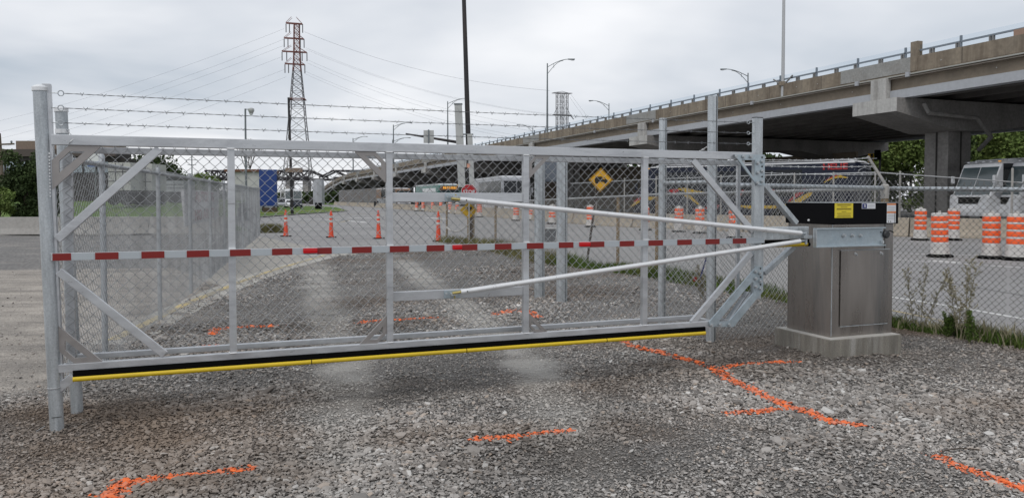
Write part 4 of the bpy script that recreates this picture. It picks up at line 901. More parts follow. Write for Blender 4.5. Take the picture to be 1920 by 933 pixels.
# local: x along, y = left of x (towards the camera side is +y), so across the deck is -y
def oz(s):  # parapet top level along the deck
    if s < 215: return 9.7
    if s < 290: return 9.7-(s-215)**2*.00058
    return 9.7-3.26-(s-290)*.06
S0, S1, WD = -45.0, 350.0, 28.0
cuts = list(np.arange(S0, 220, 53))+list(np.arange(220, S1+1, 13))
def band(name, y0, y1, dz0, dz1, mt, s0=S0, s1=S1, only=None):  # a long box following oz, y0/y1 local y, dz below the parapet top
    xs = [x for x in cuts if s0 < x < s1]; xs = [s0]+xs+[s1]; mb = MB(); V = []
    for x in xs:
        z = oz(x)
        V += [(x, y0, z-dz0), (x, y1, z-dz0), (x, y1, z-dz1), (x, y0, z-dz1)]
    n = len(xs); Fs = [(0, 1, 2, 3), tuple(4*(n-1)+k for k in (3, 2, 1, 0))]
    for i in range(n-1):
        for k in range(4): Fs.append((4*i+k, 4*i+4+k, 4*i+4+(k+1) % 4, 4*i+(k+1) % 4))
    mb.add(V, Fs); return mb.build(name, mt, ov)
for side, y in ((1, 0), (-1, -WD)):
    band('parapet', y-side*.28, y, 0, .86, para)
    band('deck_edge', y-side*.3, y+side*.05, .88, 1.0, para)
    band('edge_beam', y-side*.6, y-side*.16, 1.0, 1.75, fascia_b)
    band('lower_flange', y-side*.7, y-side*.02, 1.752, 2.25, flange)
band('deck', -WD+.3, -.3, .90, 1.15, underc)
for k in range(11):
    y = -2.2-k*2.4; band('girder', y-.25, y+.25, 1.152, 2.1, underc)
band('conduit', .06, .14, .93, 1.0, mat('pale_conduit', (.33, .33, .31), .6, .1, .1, 1)); band('conduit', .06, .12, 1.06, 1.11, mat('brown_conduit', (.16, .14, .12), .7, .1, .1, 1))
pstep = 28.2; ps0 = (46.4-38)/OD.y
for k in range(-1, 12):
    s = ps0+k*pstep; z = oz(s)
    if s > 300: break
    # cap beam with sloping underside; columns
    zt = z-2.253; prof = [(.55, zt), (.55, zt-.80), (-4.0, zt-1.75), (-7.0, zt-1.75), (-12, zt-1.1), (-17, zt-1.1), (-21, zt-1.75), (-24, zt-1.75), (-WD-.4, zt-.8), (-WD-.4, zt)]
    ct = MB(); ct.prism(prof, 'x', s-1.65, s+1.65); cap_ = ct.build('pier_cap', pierc, ov)
    MB().span((s-1.66, .552, zt-.80), (s+1.66, .60, zt)).build('lit_cap_face', capc, ov)  # thin paler slab paints the light falling on the cap's near end
    MB().span((s-.6, -.08, zt+.002), (s+.55, .32, z-1.0)).build('bearing_pilaster', capc, ov, bevel=.04)
    MB().span((s+.62, -.08, zt+.002), (s+.74, .06, z-1.0)).build('drain_slot', ink, ov)
    MB().span((s-2.2, -.30, z-.83), (s+3.3, .024, z+.012)).build('repaired_panel', patchc, ov, bevel=.01)
    for y in (-5.4, -22.4):
        if z-4 < 1: continue
        MB().span((s-.85, y-.95, -.2), (s+.85, y+.95, zt-1.6)).build('pier_column', pierc, ov, bevel=.05)
        MB().span((s-.10, y+.951, -.2), (s+.02, y+.97, zt-1.6)).build('column_groove', ink, ov)
        MB().span((s-.87, y-.15, -.2), (s-.851, y-.05, zt-1.6)).build('column_groove', ink, ov)
# joints in the parapet
for s in np.arange(-12, 110, 5.2): MB().span((s-.02, .0005, oz(s)-.84), (s+.02, .006, oz(s)-.01)).build('parapet_joint', mat('dark_joint', (.07, .06, .05), .9), ov)
for k in range(3): MB().span((ps0+pstep*k-3.9, -.05, oz(0)-1.74), (ps0+pstep*k-3.6, -.07, oz(0)-1.76)).build('beam_joint', ink, ov)
# junction boxes
for s in (ps0+1.8, ps0-2.0, ps0+12, ps0+pstep-2, ps0+pstep+10, ps0+2*pstep): MB().span((s-.12, .05, oz(s)-1.12), (s+.12, .22, oz(s)-.86)).build('junction_box', flange, ov)
# railing: posts, paired brackets, rail, screens
pm_ = MB().span((-.05, -.2, 0), (.05, -.1, .64)).build('railing_post', railm, ov); bm_ = MB().span((-.12, -.22, 0), (-.04, -.08, .30)).span((.06, -.22, 0), (.14, -.08, .30)).build('rail_bracket', postm, ov)
pme, bme = pm_.data, bm_.data; bpy.data.objects.remove(pm_); bpy.data.objects.remove(bm_)
s = -14.2; i = 0
while s < 230:
    for me, nm, ds in ((pme, 'railing_post', 0), (bme, 'rail_bracket', .15), (bme, 'rail_bracket', 1.8)):
        o = bpy.data.objects.new(nm, me); COL.objects.link(o); o.parent = ov; o.location = (s+ds, 0, oz(s+ds))
    if s < 150: MB().add([(s, -.15, oz(s)+.02), (s+3.6, -.15, oz(s)+.02), (s+3.6, -.15, oz(s)+.62), (s, -.15, oz(s)+.62)], [(0, 1, 2, 3)]).build('screen_panel', glassp, ov)
    s += 3.6
band('hand_rail', -.20, -.10, -.36, -.27, railm, -14, 230)
MB().span((ps0-2.55, -.34, oz(0)-.83), (ps0-2.05, .03, oz(0)+.85)).build('parapet_pillar', para, ov, bevel=.02)
MB().span((ps0-8.9, -.3, oz(0)+.005), (ps0-8.2, -.02, oz(0)+.30)).build('parapet_stub', mat('salmon_concrete', (.30, .20, .15), .9), ov)
for k in range(46):
    s = -12+k*2.35+random.uniform(-.5, .5); dz = random.choice((.42, .5, 1.4)); o = MB().lathe([(.035, 0), (.035, .012)], 6).build('form_tie_patch', capc, ov); o.location = (s, (.012 if dz < 1 else -.148), oz(s)-dz); o.rotation_euler = (-PI/2, 0, 0)
# drain pipe under the deck
mb = MB(); P_ = [(ps0-2.2, -.9, 7.1), (ps0-2.3, -1.2, 6.55), (ps0-2.5, -4.8, 6.35), (ps0-2.3, -6.2, 5.3), (ps0-1.2, -6.6, 4.6)]
for a, c_ in zip(P_[:-1], P_[1:]): mb.tube(a, c_, .13, 10)
mb.build('drain_pipe', pierc, ov, smooth=40)
# ------------------------------------------------------------------ lamps on the overpass and others
def on_near(px):  # station on the near deck edge seen at this image column
    k = (px-960)/F; Y = (OO.x+OO.y*(-OD.x/OD.y))/(k-OD.x/OD.y); return (Y-38)/OD.y
def cobra(label, base, h, arm_len, adir, group=None, r=.11):
    t_ = thing('street_lamp', label, 'street lamp', base, 0, group); t_.rotation_euler = (0, 0, adir)
    MB().tube((0, 0, 0), (0, 0, h), r, 8, r*.55).build('pole', lamp_m, t_, smooth=40)
    def curve(z0, rise, n=8): return [(arm_len*i/n, 0, z0+rise*math.sin(PI/2*i/n)) for i in range(n+1)]
    up = curve(h-.45, .95); MB().path(up, r*.34, 6).build('arm', lamp_m, t_)
    lo = [(arm_len*.75*i/8, 0, h-1.3+(1.62)*math.sin(PI/2*i/8)) for i in range(9)]; MB().path(lo, r*.28, 6).build('lower_arm', lamp_m, t_)
    MB().tube((arm_len*.3, 0, h-.05), (arm_len*.3, 0, h-.55), r*.22, 5).build('spreader', lamp_m, t_)
    e_ = up[-1]; mb = MB(); mb.add([(e_[0]-.1, -.09, e_[2]+.06), (e_[0]-.1, .09, e_[2]+.06), (e_[0]+.75, .16, e_[2]+.05), (e_[0]+.75, -.16, e_[2]+.05), (e_[0]-.1, -.09, e_[2]-.06), (e_[0]-.1, .09, e_[2]-.06), (e_[0]+.7, .14, e_[2]-.13), (e_[0]+.7, -.14, e_[2]-.13)], [(0, 1, 2, 3), (4, 5, 6, 7), (0, 1, 5, 4), (1, 2, 6, 5), (2, 3, 7, 6), (3, 0, 4, 7)])
    mb.build('lamp_head', lamp_m, t_, bevel=.03); MB().box((e_[0]+.45, 0, e_[2]-.13), (.34, .2, .06)).build('lens', lamp_g, t_, bevel=.02)
    return t_
def on_over(px, across=.2):
    s = on_near(px); p = OO+OD*s-ON*(-across)*1.0; return s, Vector((p.x, p.y, oz(s)))
for px, ytop, al, adir, lb, ac, rr in ((1028, 119, 2.6, 0.0, 'tall lamp on the overpass edge with its arm reaching right over the lattice tower', -.15, .13), (842, 190, 3.0, 0.0, 'lamp on the overpass just left of the dark tall pole', -.2, .15), (740, 234, 3.6, 0.0, 'lamp whose arm reaches right, left of the grey sign back', -.2, .2), (664, 259, 3.8, 0.0, 'leftmost of the far curved arm lamps, above the low end of the overpass', -.2, .22), (733, 262, 3.6, 0.0, 'small far lamp beside the lamp left of the grey sign back', .5, .2)):
    s, p = on_over(px, ac); top = AT(px, ytop, p.y).z; cobra(lb, p, top-p.z, al, adir, 'curved arm street lamps along the overpass', rr)
for px, ytop, lb in ((1400, 137, 'lamp with its arm reaching left, just left of the white mast'), (1141, 194, 'lamp with its arm reaching left, right of the lattice tower'), (999, 238, 'smallest lamp with its arm reaching left, just above the far overpass railing')):
    k = (px-960)/F; q0 = OO+ON*27.5; Y = (q0.x-q0.y*OD.x/OD.y)/(k-OD.x/OD.y); p = Vector((k*Y, Y, 9.0)); top = AT(px, ytop, Y).z
    cobra(lb, p, top-p.z, 2.9, PI, 'curved arm street lamps along the overpass', .14)
s, p = on_over(1464, .05); ms = thing('light_mast', 'very tall pale mast rising out of the top of the picture from the overpass edge', 'mast', (p.x, p.y, p.z-.9))
MB().tube((0, 0, 0), (0, 0, 16), .13, 10, .07).build('pole', mast_m, ms, smooth=40); MB().box((0, 0, .9), (.5, .35, .3)).build('bracket', para, ms, bevel=.03)
mb = MB()
for sg_ in (-1, 1): mb.bar((sg_*.25*OD.x, sg_*.25*OD.y, .9), (sg_*1.0*OD.x, sg_*1.0*OD.y, 1.35), .08, .08)
mb.build('side_brace', postm, ms)
# lamp with a bell head
p = AT(461, 300, 55); p.z = 0; lt = thing('street_lamp', 'plain straight lamp pole with a small round head above the left half of the gate', 'street lamp', p)
hb = AT(461, 204, 55).z; MB().tube((0, 0, 0), (0, 0, hb), .085, 8, .065).build('pole', lamp_m, lt, smooth=40); MB().bar((0, 0, hb-.04), (.35, 0, hb-.04), .05, .05).build('arm', lamp_m, lt)
o = MB().lathe([(.10, -.22), (.16, -.12), (.22, .02), (.20, .14), (.08, .2)], 14).build('lamp_head', sign_back, lt, smooth=40); o.location = (.42, 0, hb-.14)
o = MB().lathe([(.05, -.34), (.12, -.28), (.14, -.22)], 12).build('lens', lamp_g, lt, smooth=40); o.location = (.42, 0, hb-.12)
# thin black pole with a small board
p = G(548, 402); tp = AT(541, 183, p.y); bkp = thing('utility_pole', 'thin black leaning pole in front of the lattice tower', 'pole', p)
MB().tube((0, 0, 0), (tp.x-p.x, 0, tp.z), .16, 8, .11).build('pole', black_pole, bkp, smooth=40)
pb_ = AT(552, 319, p.y)-p; MB().box((pb_.x, -.15, pb_.z), (1.7, .05, .42)).build('board', bldg_t, bkp); 
# tall dark pole with clamped steel posts and mast arm
p = G(884, 455); top = AT(868, -60, p.y); dp = thing('utility_pole', 'tall black pole leaning left out of the top of the picture', 'pole', p)
MB().tube((0, 0, 0), (top.x-p.x, 0, top.z), .105, 12, .07).build('pole', black_pole, dp, smooth=40)
MB().tube((-.02, -.005, 0), (-.05, -.005, 1.1), .112, 12, .108).build('foot_sleeve', mat('brown_pole_foot', (.05, .035, .028), .9), dp, smooth=40)
def rel(px, py): q = AT(px, py, p.y); return q-p
a, c_ = rel(866.5, 351), rel(859.5, 197); MB().bar((a.x, -.12, a.z), (c_.x, -.12, c_.z), .26, .14, (0, 1, 0)).build('steel_post', sign_back, dp, bevel=.01)
MB().box((c_.x, -.12, c_.z+.02), (.30, .18, .04)).build('post_cap', lamp_m, dp)
a, c_ = rel(885.5, 351), rel(881, 252); MB().bar((a.x, -.10, a.z), (c_.x, -.10, c_.z), .18, .12, (0, 1, 0)).build('steel_post', sign_back, dp, bevel=.01)
for py in (252, 319): q = rel(873, py); MB().box((q.x, -.02, q.z), (.55, .22, .03)).build('clamp', lamp_m, dp)
q = rel(879, 311); MB().box((q.x, -.16, q.z), (.11, .02, .15)).build('plate', mat('salmon_plate', (.55, .28, .2), .6), dp)
a, c_ = rel(862, 267), rel(760, 250.5); sa = thing('signal_arm', 'dark signal arm reaching left from the tall pole, carrying a grey sign seen from behind', 'signal arm', p+Vector((a.x, 0, 0)))
MB().tube((0, .1, a.z), (c_.x-a.x, .1, c_.z), .055, 8, .028).build('arm', black_pole, sa, smooth=40); q = rel(803.5, 256); MB().box((q.x-a.x, .06, q.z), (.37, .02, .46)).build('sign_panel', sign_back, sa, bevel=.008); MB().box((q.x-a.x, .035, q.z), (.05, .03, .5)).build('sign_rail', lamp_m, sa)
MB().tube((0, .1, a.z-.02), (0, .1, a.z-.9), .05, 8).build('hinge', black_pole, sa)
# stop sign and yellow sign on the old fence side
q = G(880, 459); ss = thing('stop_sign', 'red octagonal sign just above the upper arm channel', 'sign', q)
c_ = AT(879.5, 360, q.y)-q; oc = [(c_.x+.27*math.cos(PI/8+k*PI/4), c_.z+.27*math.sin(PI/8+k*PI/4)) for k in range(8)]; MB().prism(oc, 'y', -.06, -.045).build('sign_face', red_s, ss); MB().prism([(c_.x+(u-c_.x)*1.06, c_.z+(v-c_.z)*1.06) for u, v in oc], 'y', -.044, -.036).build('sign_rim', white_v, ss)
MB().tube((c_.x, 0, 0), (c_.x, 0, c_.z+.2), .025, 8).build('post', galv_old, ss)
text('STOP', .17, white_v, (c_.x, -.066, c_.z), (PI/2, 0, 0), ss, 'sign_letters', .003)
q = G(876, 458); ys = thing('warning_sign', 'small weathered yellow diamond sign low on the old fence beyond the gate', 'sign', q)
c_ = AT(879, 394, q.y-.1)-q; h_ = .31; d4 = [(c_.x-h_, c_.z), (c_.x, c_.z-h_), (c_.x+h_, c_.z), (c_.x, c_.z+h_)]; MB().prism(d4, 'y', -.13, -.115).build('sign_face', mat('weathered_yellow', (.40, .25, .015), .6, 0, .25, 6, stain=(.12, .08, .03), stain_amt=.6), ys)
MB().tube((c_.x-.02, -.06, 0), (c_.x-.02, -.06, c_.z+.1), .035, 8).build('post', rusty, ys, smooth=40); MB().prism([(c_.x-.06, c_.z+.02), (c_.x, c_.z-.05), (c_.x+.12, c_.z+.06), (c_.x+.1, c_.z+.12), (c_.x-.04, c_.z+.12)], 'y', -.136, -.131).build('pictogram', ink, ys)
# truck crossing sign on its leaning post
q = G(1101, 488); tw = thing('warning_sign', 'large yellow diamond sign with a black truck symbol on a leaning post', 'sign', q)
c_ = AT(1126, 337.5, q.y)-q; h_ = 22.5/F*q.y; rh = lambda m_: [(c_.x-h_*m_, c_.z+.01), (c_.x-.02*m_, c_.z-h_*m_), (c_.x+h_*m_, c_.z+.0), (c_.x+.0*m_, c_.z+h_*m_)]
MB().prism(rh(1), 'y', -.07, -.058).build('sign_face', sign_y, tw); MB().ringprism(rh(.95), rh(.90), 'y', -.0735, -.0705).build('sign_border', ink, tw)
def tp_(poly): return [(c_.x+u*h_, c_.z+v*h_) for u, v in poly]
MB().prism(tp_([(-.50, .02), (-.46, .26), (.08, .30), (.12, -.14), (-.50, -.16)]), 'y', -.0775, -.071).build('pictogram_body', ink, tw)
MB().prism(tp_([(.12, .22), (.34, .22), (.40, .06), (.56, .02), (.56, -.16), (.12, -.16)]), 'y', -.0775, -.071).build('pictogram_cab', ink, tw); MB().prism(tp_([(.18, .17), (.30, .17), (.34, .05), (.18, .05)]), 'y', -.081, -.0778).build('pictogram_window', sign_y, tw)
for u in (-.34, .40): MB().prism(tp_([(u+.13*math.cos(k*PI/6), -.19+.12*math.sin(k*PI/6)) for k in range(12)]), 'y', -.0776, -.0712).build('pictogram_wheel', ink, tw)
MB().bar((0, 0, 0), (c_.x-.05, -.02, c_.z+.1), .055, .04, (0, 1, 0)).build('post', mat('dark_wood_post', (.045, .035, .03), .9, 0, .3, 6), tw)
# bin
q = G(1029, 452.5); bn2 = thing('bin', 'grey bin standing on the gravel between the two thick posts', 'bin', q)
w2 = .27; MB().add([(-w2*.82, -w2*.8, 0), (w2*.82, -w2*.8, 0), (w2*.82, w2*.8, 0), (-w2*.82, w2*.8, 0), (-w2, -w2, .47), (w2, -w2, .47), (w2, w2, .47), (-w2, w2, .47)], [(0, 1, 2, 3), (4, 5, 6, 7), (0, 1, 5, 4), (1, 2, 6, 5), (2, 3, 7, 6), (3, 0, 4, 7)]).build('body', mat('grey_bin', (.07, .08, .095), .6, 0, .1, 3), bn2, bevel=.01)
MB().box((0, 0, .485), (.58, .58, .03)).build('rim', sign_back, bn2, bevel=.01)
# ------------------------------------------------------------------ vehicles
def wheel(t_, x, y, r=.5, side=-1):
    o = MB().lathe([(r*.6, -.14), (r*.96, -.14), (r, -.10), (r, .10), (r*.96, .14), (r*.6, .14)], 20).build('wheel', tyre, t_, smooth=40); o.location = (x, y, r); o.rotation_euler = (PI/2, 0, 0)
    q = MB().lathe([(r*.58, -.09), (r*.56, .0), (r*.2, .04), (r*.18, .09)] if side > 0 else [(r*.18, -.09), (r*.2, -.04), (r*.56, 0), (r*.58, .09)], 14).build('rim', silver_v, None, smooth=30); q.parent = o
def coach(label, loc, ang, Lc=13.6, H=3.62, W=2.55, body=navy, lower=None, roof=white_v, glass=glass_d, front_glass=glass_t, rake=.9, windows=6, name='coach', group='parked coaches', bumper=None, wx=(2.6, 9.2, 10.5), rear_solid=2.6, bandz=(1.75, 3.2)):
    t_ = thing(name, label, 'coach', loc, ang, group)
    lower = lower or body
    pr = [(.0, .35), (-.02, 1.2), (.06, 1.45), (rake*.62, H-.75), (rake*.85, H-.25), (rake+.35, H-.08), (rake+1.2, H), (Lc-.5, H), (Lc-.15, H-.12), (Lc, H-.5), (Lc, .45), (Lc-.2, .35)]
    MB().prism(pr, 'y', 0, W).build('body', body, t_, bevel=.06, smooth=45)
    rf = [(rake+.45, H-.05), (rake+1.2, H+.02), (Lc-.6, H+.02), (Lc-.2, H-.06)]
    MB().prism(rf+[(Lc-.3, H+.05), (rake+1.2, H+.07), (rake+.6, H+.03)][::1], 'y', .12, W-.12).build('roof', roof, t_, bevel=.02)
    for y in (-.012, W+.012): MB().prism([(rake*.85, H-.10), (rake+.5, H-.03), (Lc-.25, H-.03), (Lc-.1, H-.12)], 'y', y-.02, y+.02).build('roof_edge', roof, t_)
    # windscreen in two panes, side windows
    def ws(z): # x of the front at height z
        return np.interp(z, [1.45, H-.75, H-.25], [.06, rake*.62, rake*.85])
    zb, zt = 1.5, H-.42
    for y0, y1 in ((.10, W/2-.03), (W/2+.03, W-.10)):
        mb = MB(); V = [(ws(z)-.022, y, z) for z in (zb, zt) for y in (y0, y1)]+[(ws(z)-.002, y, z) for z in (zb, zt) for y in (y0, y1)]; mb.add(V, [(0, 1, 3, 2), (4, 6, 7, 5), (0, 4, 5, 1), (2, 3, 7, 6), (0, 2, 6, 4), (1, 5, 7, 3)]); mb.build('windscreen', front_glass, t_)
    x0, x1 = rake+(.55 if windows > 1 else -.1), Lc-rear_solid; n = windows; wd = (x1-x0)/n
    for side, y in ((-1, 0), (1, W)):
        for k in range(n):
            a = x0+k*wd+.03; b_ = a+wd-.06; MB().span((a, y+side*.004, bandz[0]), (b_, y+side*.016, bandz[1])).build('side_window', glass, t_)
        if lower is not body: MB().span((.35, y+side*.002, .42), (Lc-.3, y+side*.010, bandz[0]-.12)).build('lower_panel', lower, t_)
        for x in wx:
            o = MB().lathe([(.66, 0), (.66, .03)], 20).build('wheel_arch', rubber, t_); o.location = (x, y+side*.012+(.0 if side > 0 else .0), .52); o.rotation_euler = (PI/2, 0, 0)
            wheel(t_, x, y-side*.10, .5, -side)
        for k in range(5): MB().span((3.6+k*1.05, y+side*.011, .48), (3.62+k*1.05, y+side*.013, 1.45)).build('bay_door_seam', ink, t_)
    bm_ = bumper or lower
    MB().prism([(-.10, .33), (-.14, .62), (-.05, .95), (.05, .95), (.05, .33)], 'y', .06, W-.06).build('bumper', bm_, t_, bevel=.05, smooth=40)
    for y in (.30, W-.30): MB().box((-.09, y, .82), (.10, .34, .17)).build('headlight', lamp_g, t_, bevel=.03)
    MB().span((-.03, .5, 1.0), (.04, W-.5, 1.38)).build('grille', rubber, t_)
    for y in (.25, .8, W/2, W-.8, W-.25): MB().box((rake*.95, y, H-.12), (.1, .10, .05)).build('marker_light', lamp_g if y > .3 else amber, t_)
    for y in (-.12, W+.12): MB().box((rake*.2, y, 2.35), (.14, .16, .42)).build('wing_mirror', body, t_, bevel=.03)
    return t_
def graphic(t_, poly, mt, y=-.02, name='stripe'):
    return MB().prism(poly, 'y', y-.004, y+.003).build(name, mt, t_)
def swoosh(t_, pts_, mt, name='stripe', y=-.02):  # (x, z, half width)
    up = [(x, z+h) for x, z, h in pts_]; dn = [(x, z-h) for x, z, h in pts_][::-1]
    return graphic(t_, up+dn, mt, y, name)
c1d = Vector((18.0-7.9, 40.9-49.5, 0)).normalized()
def c1p(px, py): # point of the picture on the coach's near side, in its own axes
    r = ray(px, py); o0 = Vector((7.9, 49.5, 0)); c1n = Vector((-c1d.y, c1d.x, 0)); cc = Vector((0, 0, EYE)); tt = (o0-cc).dot(c1n)/r.dot(c1n); q = cc+r*tt-o0; return q.dot(c1d), q.z
C1 = coach('navy blue coach with red lettering and red and yellow swooshes, parked side on', (7.9, 49.5, 0), math.atan2(c1d.y, c1d.x), roof=white_v, wx=(2.7, 9.6, 10.9), rear_solid=2.9)
_hx, _hz = c1p(1566, 312.5)
text('HELIE', .46, red_g, (_hx, -.035, _hz), (PI/2, 0, 0), C1, 'lettering', .014, sx=1.15)
_hx, _hz = c1p(1568, 302.8)
text('162', .20, white_v, (_hx, -.035, _hz), (PI/2, 0, 0), C1, 'fleet_number', .006)
def c1p(px, py): # point of the picture on the coach's near side, in its own axes
    r = ray(px, py); o0 = Vector((7.9, 49.5, 0)); c1n = Vector((-c1d.y, c1d.x, 0)); cc = Vector((0, 0, EYE)); tt = (o0-cc).dot(c1n)/r.dot(c1n); q = cc+r*tt-o0; return q.dot(c1d), q.z
def sw_px(l, mt, lift=0.0): swoosh(C1, [(*c1p(a, b_), h) for a, b_, h in l], mt, y=-.026-lift)
sw_px([(1455, 389, .02), (1480, 384, .13), (1500, 375, .16), (1523, 361, .12)], yel_g); sw_px([(1478, 378, .05), (1495, 365, .12), (1510, 356, .10)], red_g)
sw_px([(1385, 386, .04), (1405, 388, .09), (1455, 388, .09)], yel_g, .005); sw_px([(1380, 372, .06), (1388, 364, .16), (1394, 358, .08)], red_g)
sw_px([(1272, 354, .03), (1285, 356, .13), (1305, 360, .10), (1325, 362, .05)], yel_g); sw_px([(1283, 366, .03), (1295, 370, .13), (1312, 384, .05)], yel_g, .005); sw_px([(1252, 358, .04), (1264, 358, .13), (1274, 357, .06)], red_g)
sw_px([(1205, 372, .03), (1220, 372, .11), (1230, 370, .05)], yel_g, .002); sw_px([(1182, 388, .02), (1190, 382, .10), (1200, 377, .07)], yel_g); sw_px([(1188, 378, .02), (1196, 374, .09), (1203, 372, .03)], red_g, .005)
sw_px([(1300, 392, .02), (1345, 388, .10), (1350, 384, .03)], red_g); sw_px([(1440, 366, .02), (1447, 360, .14), (1452, 356, .03)], red_g)
sw_px([(1545, 342, .02), (1560, 334, .05), (1575, 331, .06), (1590, 333, .03)], yel_g); sw_px([(1548, 338, .01), (1562, 331, .04), (1572, 328, .03)], red_g, .005); sw_px([(1571, 325, .02), (1577, 328, .06), (1580, 334, .03)], yel_g, .003)
sw_px([(1590, 390, .03), (1560, 392, .07), (1530, 389, .03)], silver_v)
ca = math.atan2(.25, .97)
C2 = coach('white and grey coach with dark windows standing nearest the pier column', (25.75, 41.5, .30), ca, H=3.45, body=white_v, windows=1, rear_solid=.6, lower=silver_v, bumper=white_v, roof=white_v, rake=.95)
C3 = coach('white and grey coach cut off by the right edge of the photo', (26.75, 40.6, .30), ca, H=3.45, body=white_v, windows=1, rear_solid=.6, lower=silver_v, bumper=white_v, roof=white_v, rake=.95)
for c in (C2, C3):
    for y in (-.01, 2.56):
        s_ = -1 if y < 0 else 1
        MB().prism([(-.05, .5), (-.04, 1.35), (.2, 1.50), (.5, 1.36), (.9, 1.05), (1.6, .85), (1.6, .5)], 'y', y-.02, y+.02).build('front_wing', white_v, c)
        fw = [(0, .5), (0, 1.35), (.10, 1.50), (.26, 1.52), (.44, 1.36), (.60, 1.10), (.72, .85), (.74, .5)]; fw = fw if y < 0 else [(2.55-u*.75, v) for u, v in fw]
        MB().prism(fw, 'x', -.13, .04).build('front_wing', white_v, c, bevel=.03)
text('COACH', .16, silver_v, (3.9, -.03, 2.35), (PI/2, 0, 0), C2, 'lettering', .003) if False else None
# coaches and buses farther along
D4 = 72.0
def ca_at(px, Y): return Vector(((px-960)/F*Y, Y, 0))
coach('grey and white coach seen between the tall dark pole and third gate upright', (1.7, 68.7, 0), math.atan2(.96, -.26), Lc=12.5, H=3.58, body=silver_v, lower=white_v, roof=white_v, front_glass=glass_d, rake=.35, windows=5)
tbd = math.atan2(.94, -.35)
TB = coach('teal and white transit bus with an orange lit destination display, under the far overpass', Vector((-6.25, 92, 0)), tbd, Lc=12, H=3.3, W=2.55, body=teal_v, lower=silver_v, roof=white_v, rake=.15, windows=7, name='transit_bus', group='parked buses', bandz=(1.35, 2.3))
MB().span((-.06, .15, 2.6), (.04, 2.4, 3.12)).build('display_box', brown_v, TB); 
for k, yy in enumerate((.5, .72, .98, 1.25, 1.5, 1.75, 1.98)): MB().span((-.085, yy-.08, 2.74), (-.061, yy+.07, 3.0)).build('display_character', amber, TB)
MB().span((1.5, 2.552, 2.38), (8.0, 2.575, 2.85)).build('side_panel', white_v, TB)
coach('brown and white bus standing left of the transit bus, behind the second gate upright', Vector((-16.9, 129, 0)), math.atan2(.87, -.5), Lc=10, H=3.3, body=brown_v, lower=silver_v, roof=white_v, rake=.3, windows=6, name='transit_bus', group='parked buses')
coach('white coach approaching in the distance left of the overpass', Vector(((566-960)/F*158, 158, 0)), math.atan2(.93, -.36), Lc=12, H=3.5, W=3.3, body=white_v, lower=white_v, roof=white_v, rake=.5, windows=6, group=None)
def car(label, loc, ang, mt, suv=False):
    t_ = thing('car', label, 'car', loc, ang, 'cars on the road beside the lawn'); h = 1.62 if suv else 1.42
    MB().prism([(0, .3), (0, .62), (.15, .78), (1.15, .92), (1.75, h-.06), (2.3, h), (3.4, h), (4.1, .98), (4.45, .9), (4.5, .35)], 'y', 0, 1.78).build('body', mt, t_, bevel=.07, smooth=40)
    MB().prism([(1.3, .95), (1.82, h-.13), (3.35, h-.12), (3.9, .96)], 'y', -.01, 1.79).build('side_window', glass_d, t_)
    mb = MB(); mb.add([(1.16, .15, .95), (1.16, 1.63, .95), (1.70, 1.5, h-.10), (1.70, .28, h-.10), (1.2, .15, .94), (1.2, 1.63, .94), (1.76, 1.5, h-.12), (1.76, .28, h-.12)], [(0, 1, 2, 3), (4, 5, 6, 7), (0, 1, 5, 4), (1, 2, 6, 5), (2, 3, 7, 6), (3, 0, 4, 7)]); mb.build('windscreen', glass_d, t_)
    for y in (.22, 1.56): MB().box((.03, y, .68), (.12, .3, .13)).build('headlight', lamp_g, t_, bevel=.02)
    for x in (.85, 3.6):
        for y in (.10, 1.68): wheel(t_, x, y, .32, 1 if y > 1 else -1)
    return t_
car('white car standing just right of the blue pylon', Vector(((527-960)/F*140, 140, 0)), math.atan2(.4, -.9)+.2, white_v)
car('silver car in the short line of cars right of the blue pylon', Vector(((541-960)/F*134, 134, 0)), math.atan2(.9, -.4), silver_v, True)
car('white car behind the thin black pole', Vector(((556-960)/F*128, 128, 0)), math.atan2(.95, -.3), white_v)
car('dark car right of the thin black pole, in front of the white coach', Vector(((567-960)/F*121, 121, 0)), math.atan2(.95, -.3), navy)
# two dark bollard boxes at the end of the lawn
for px, lb in ((594, 'left one of the two small black boxes at the end of the lawn'), (600.5, 'right one of the two small black boxes at the end of the lawn')):
    g = G(px, 392.5); b_ = thing('utility_box', lb, 'box', g, 0, 'black boxes at the end of the lawn'); MB().box((0, 0, .48), (.42, .4, .9)).build('casing', blackp, b_, bevel=.03); MB().box((0, 0, .95), (.48, .46, .06)).build('lid', rubber, b_)
# ------------------------------------------------------------------ lawns, kerbs
lw = sheet_poly('lawn', [tuple(G(a, c)[:2]) for a, c in ((482, 408), (560, 402), (640, 397), (652, 395.5), (630, 389), (600, 387), (540, 386), (482, 388))], .06, lawn)
strip('kerb', dense(pts([(482, 408), (560, 402), (640, 397), (654, 395)])), .3, .08, kerbc); strip('kerb_paint', dense(pts([(482, 401), (560, 397.5), (645, 394.5)])), .35, .085, yellow)
sheet_poly('lawn', [tuple(G(a, c)[:2]) for a, c in ((608, 384), (640, 384.5), (660, 381), (660, 378.5), (606, 378.5))], .06, lawn)
mb = MB(); mb.add([(-70, 38, .02), (-13, 38, .02), (-17, 47, .05), (-70, 47, .05), (-22, 62, 1.15), (-90, 62, 1.15), (-46, 135, 1.5), (-190, 135, 1.5)], [(0, 1, 2, 3), (3, 2, 4, 5), (5, 4, 6, 7)]); tag(mb.build('lawn', lawn), kind='structure')
strip('kerb', dense([G(200, 441)+Vector((-60, 0, 0)), G(200, 441), G(480, 436)]), .3, .05, kerbc)
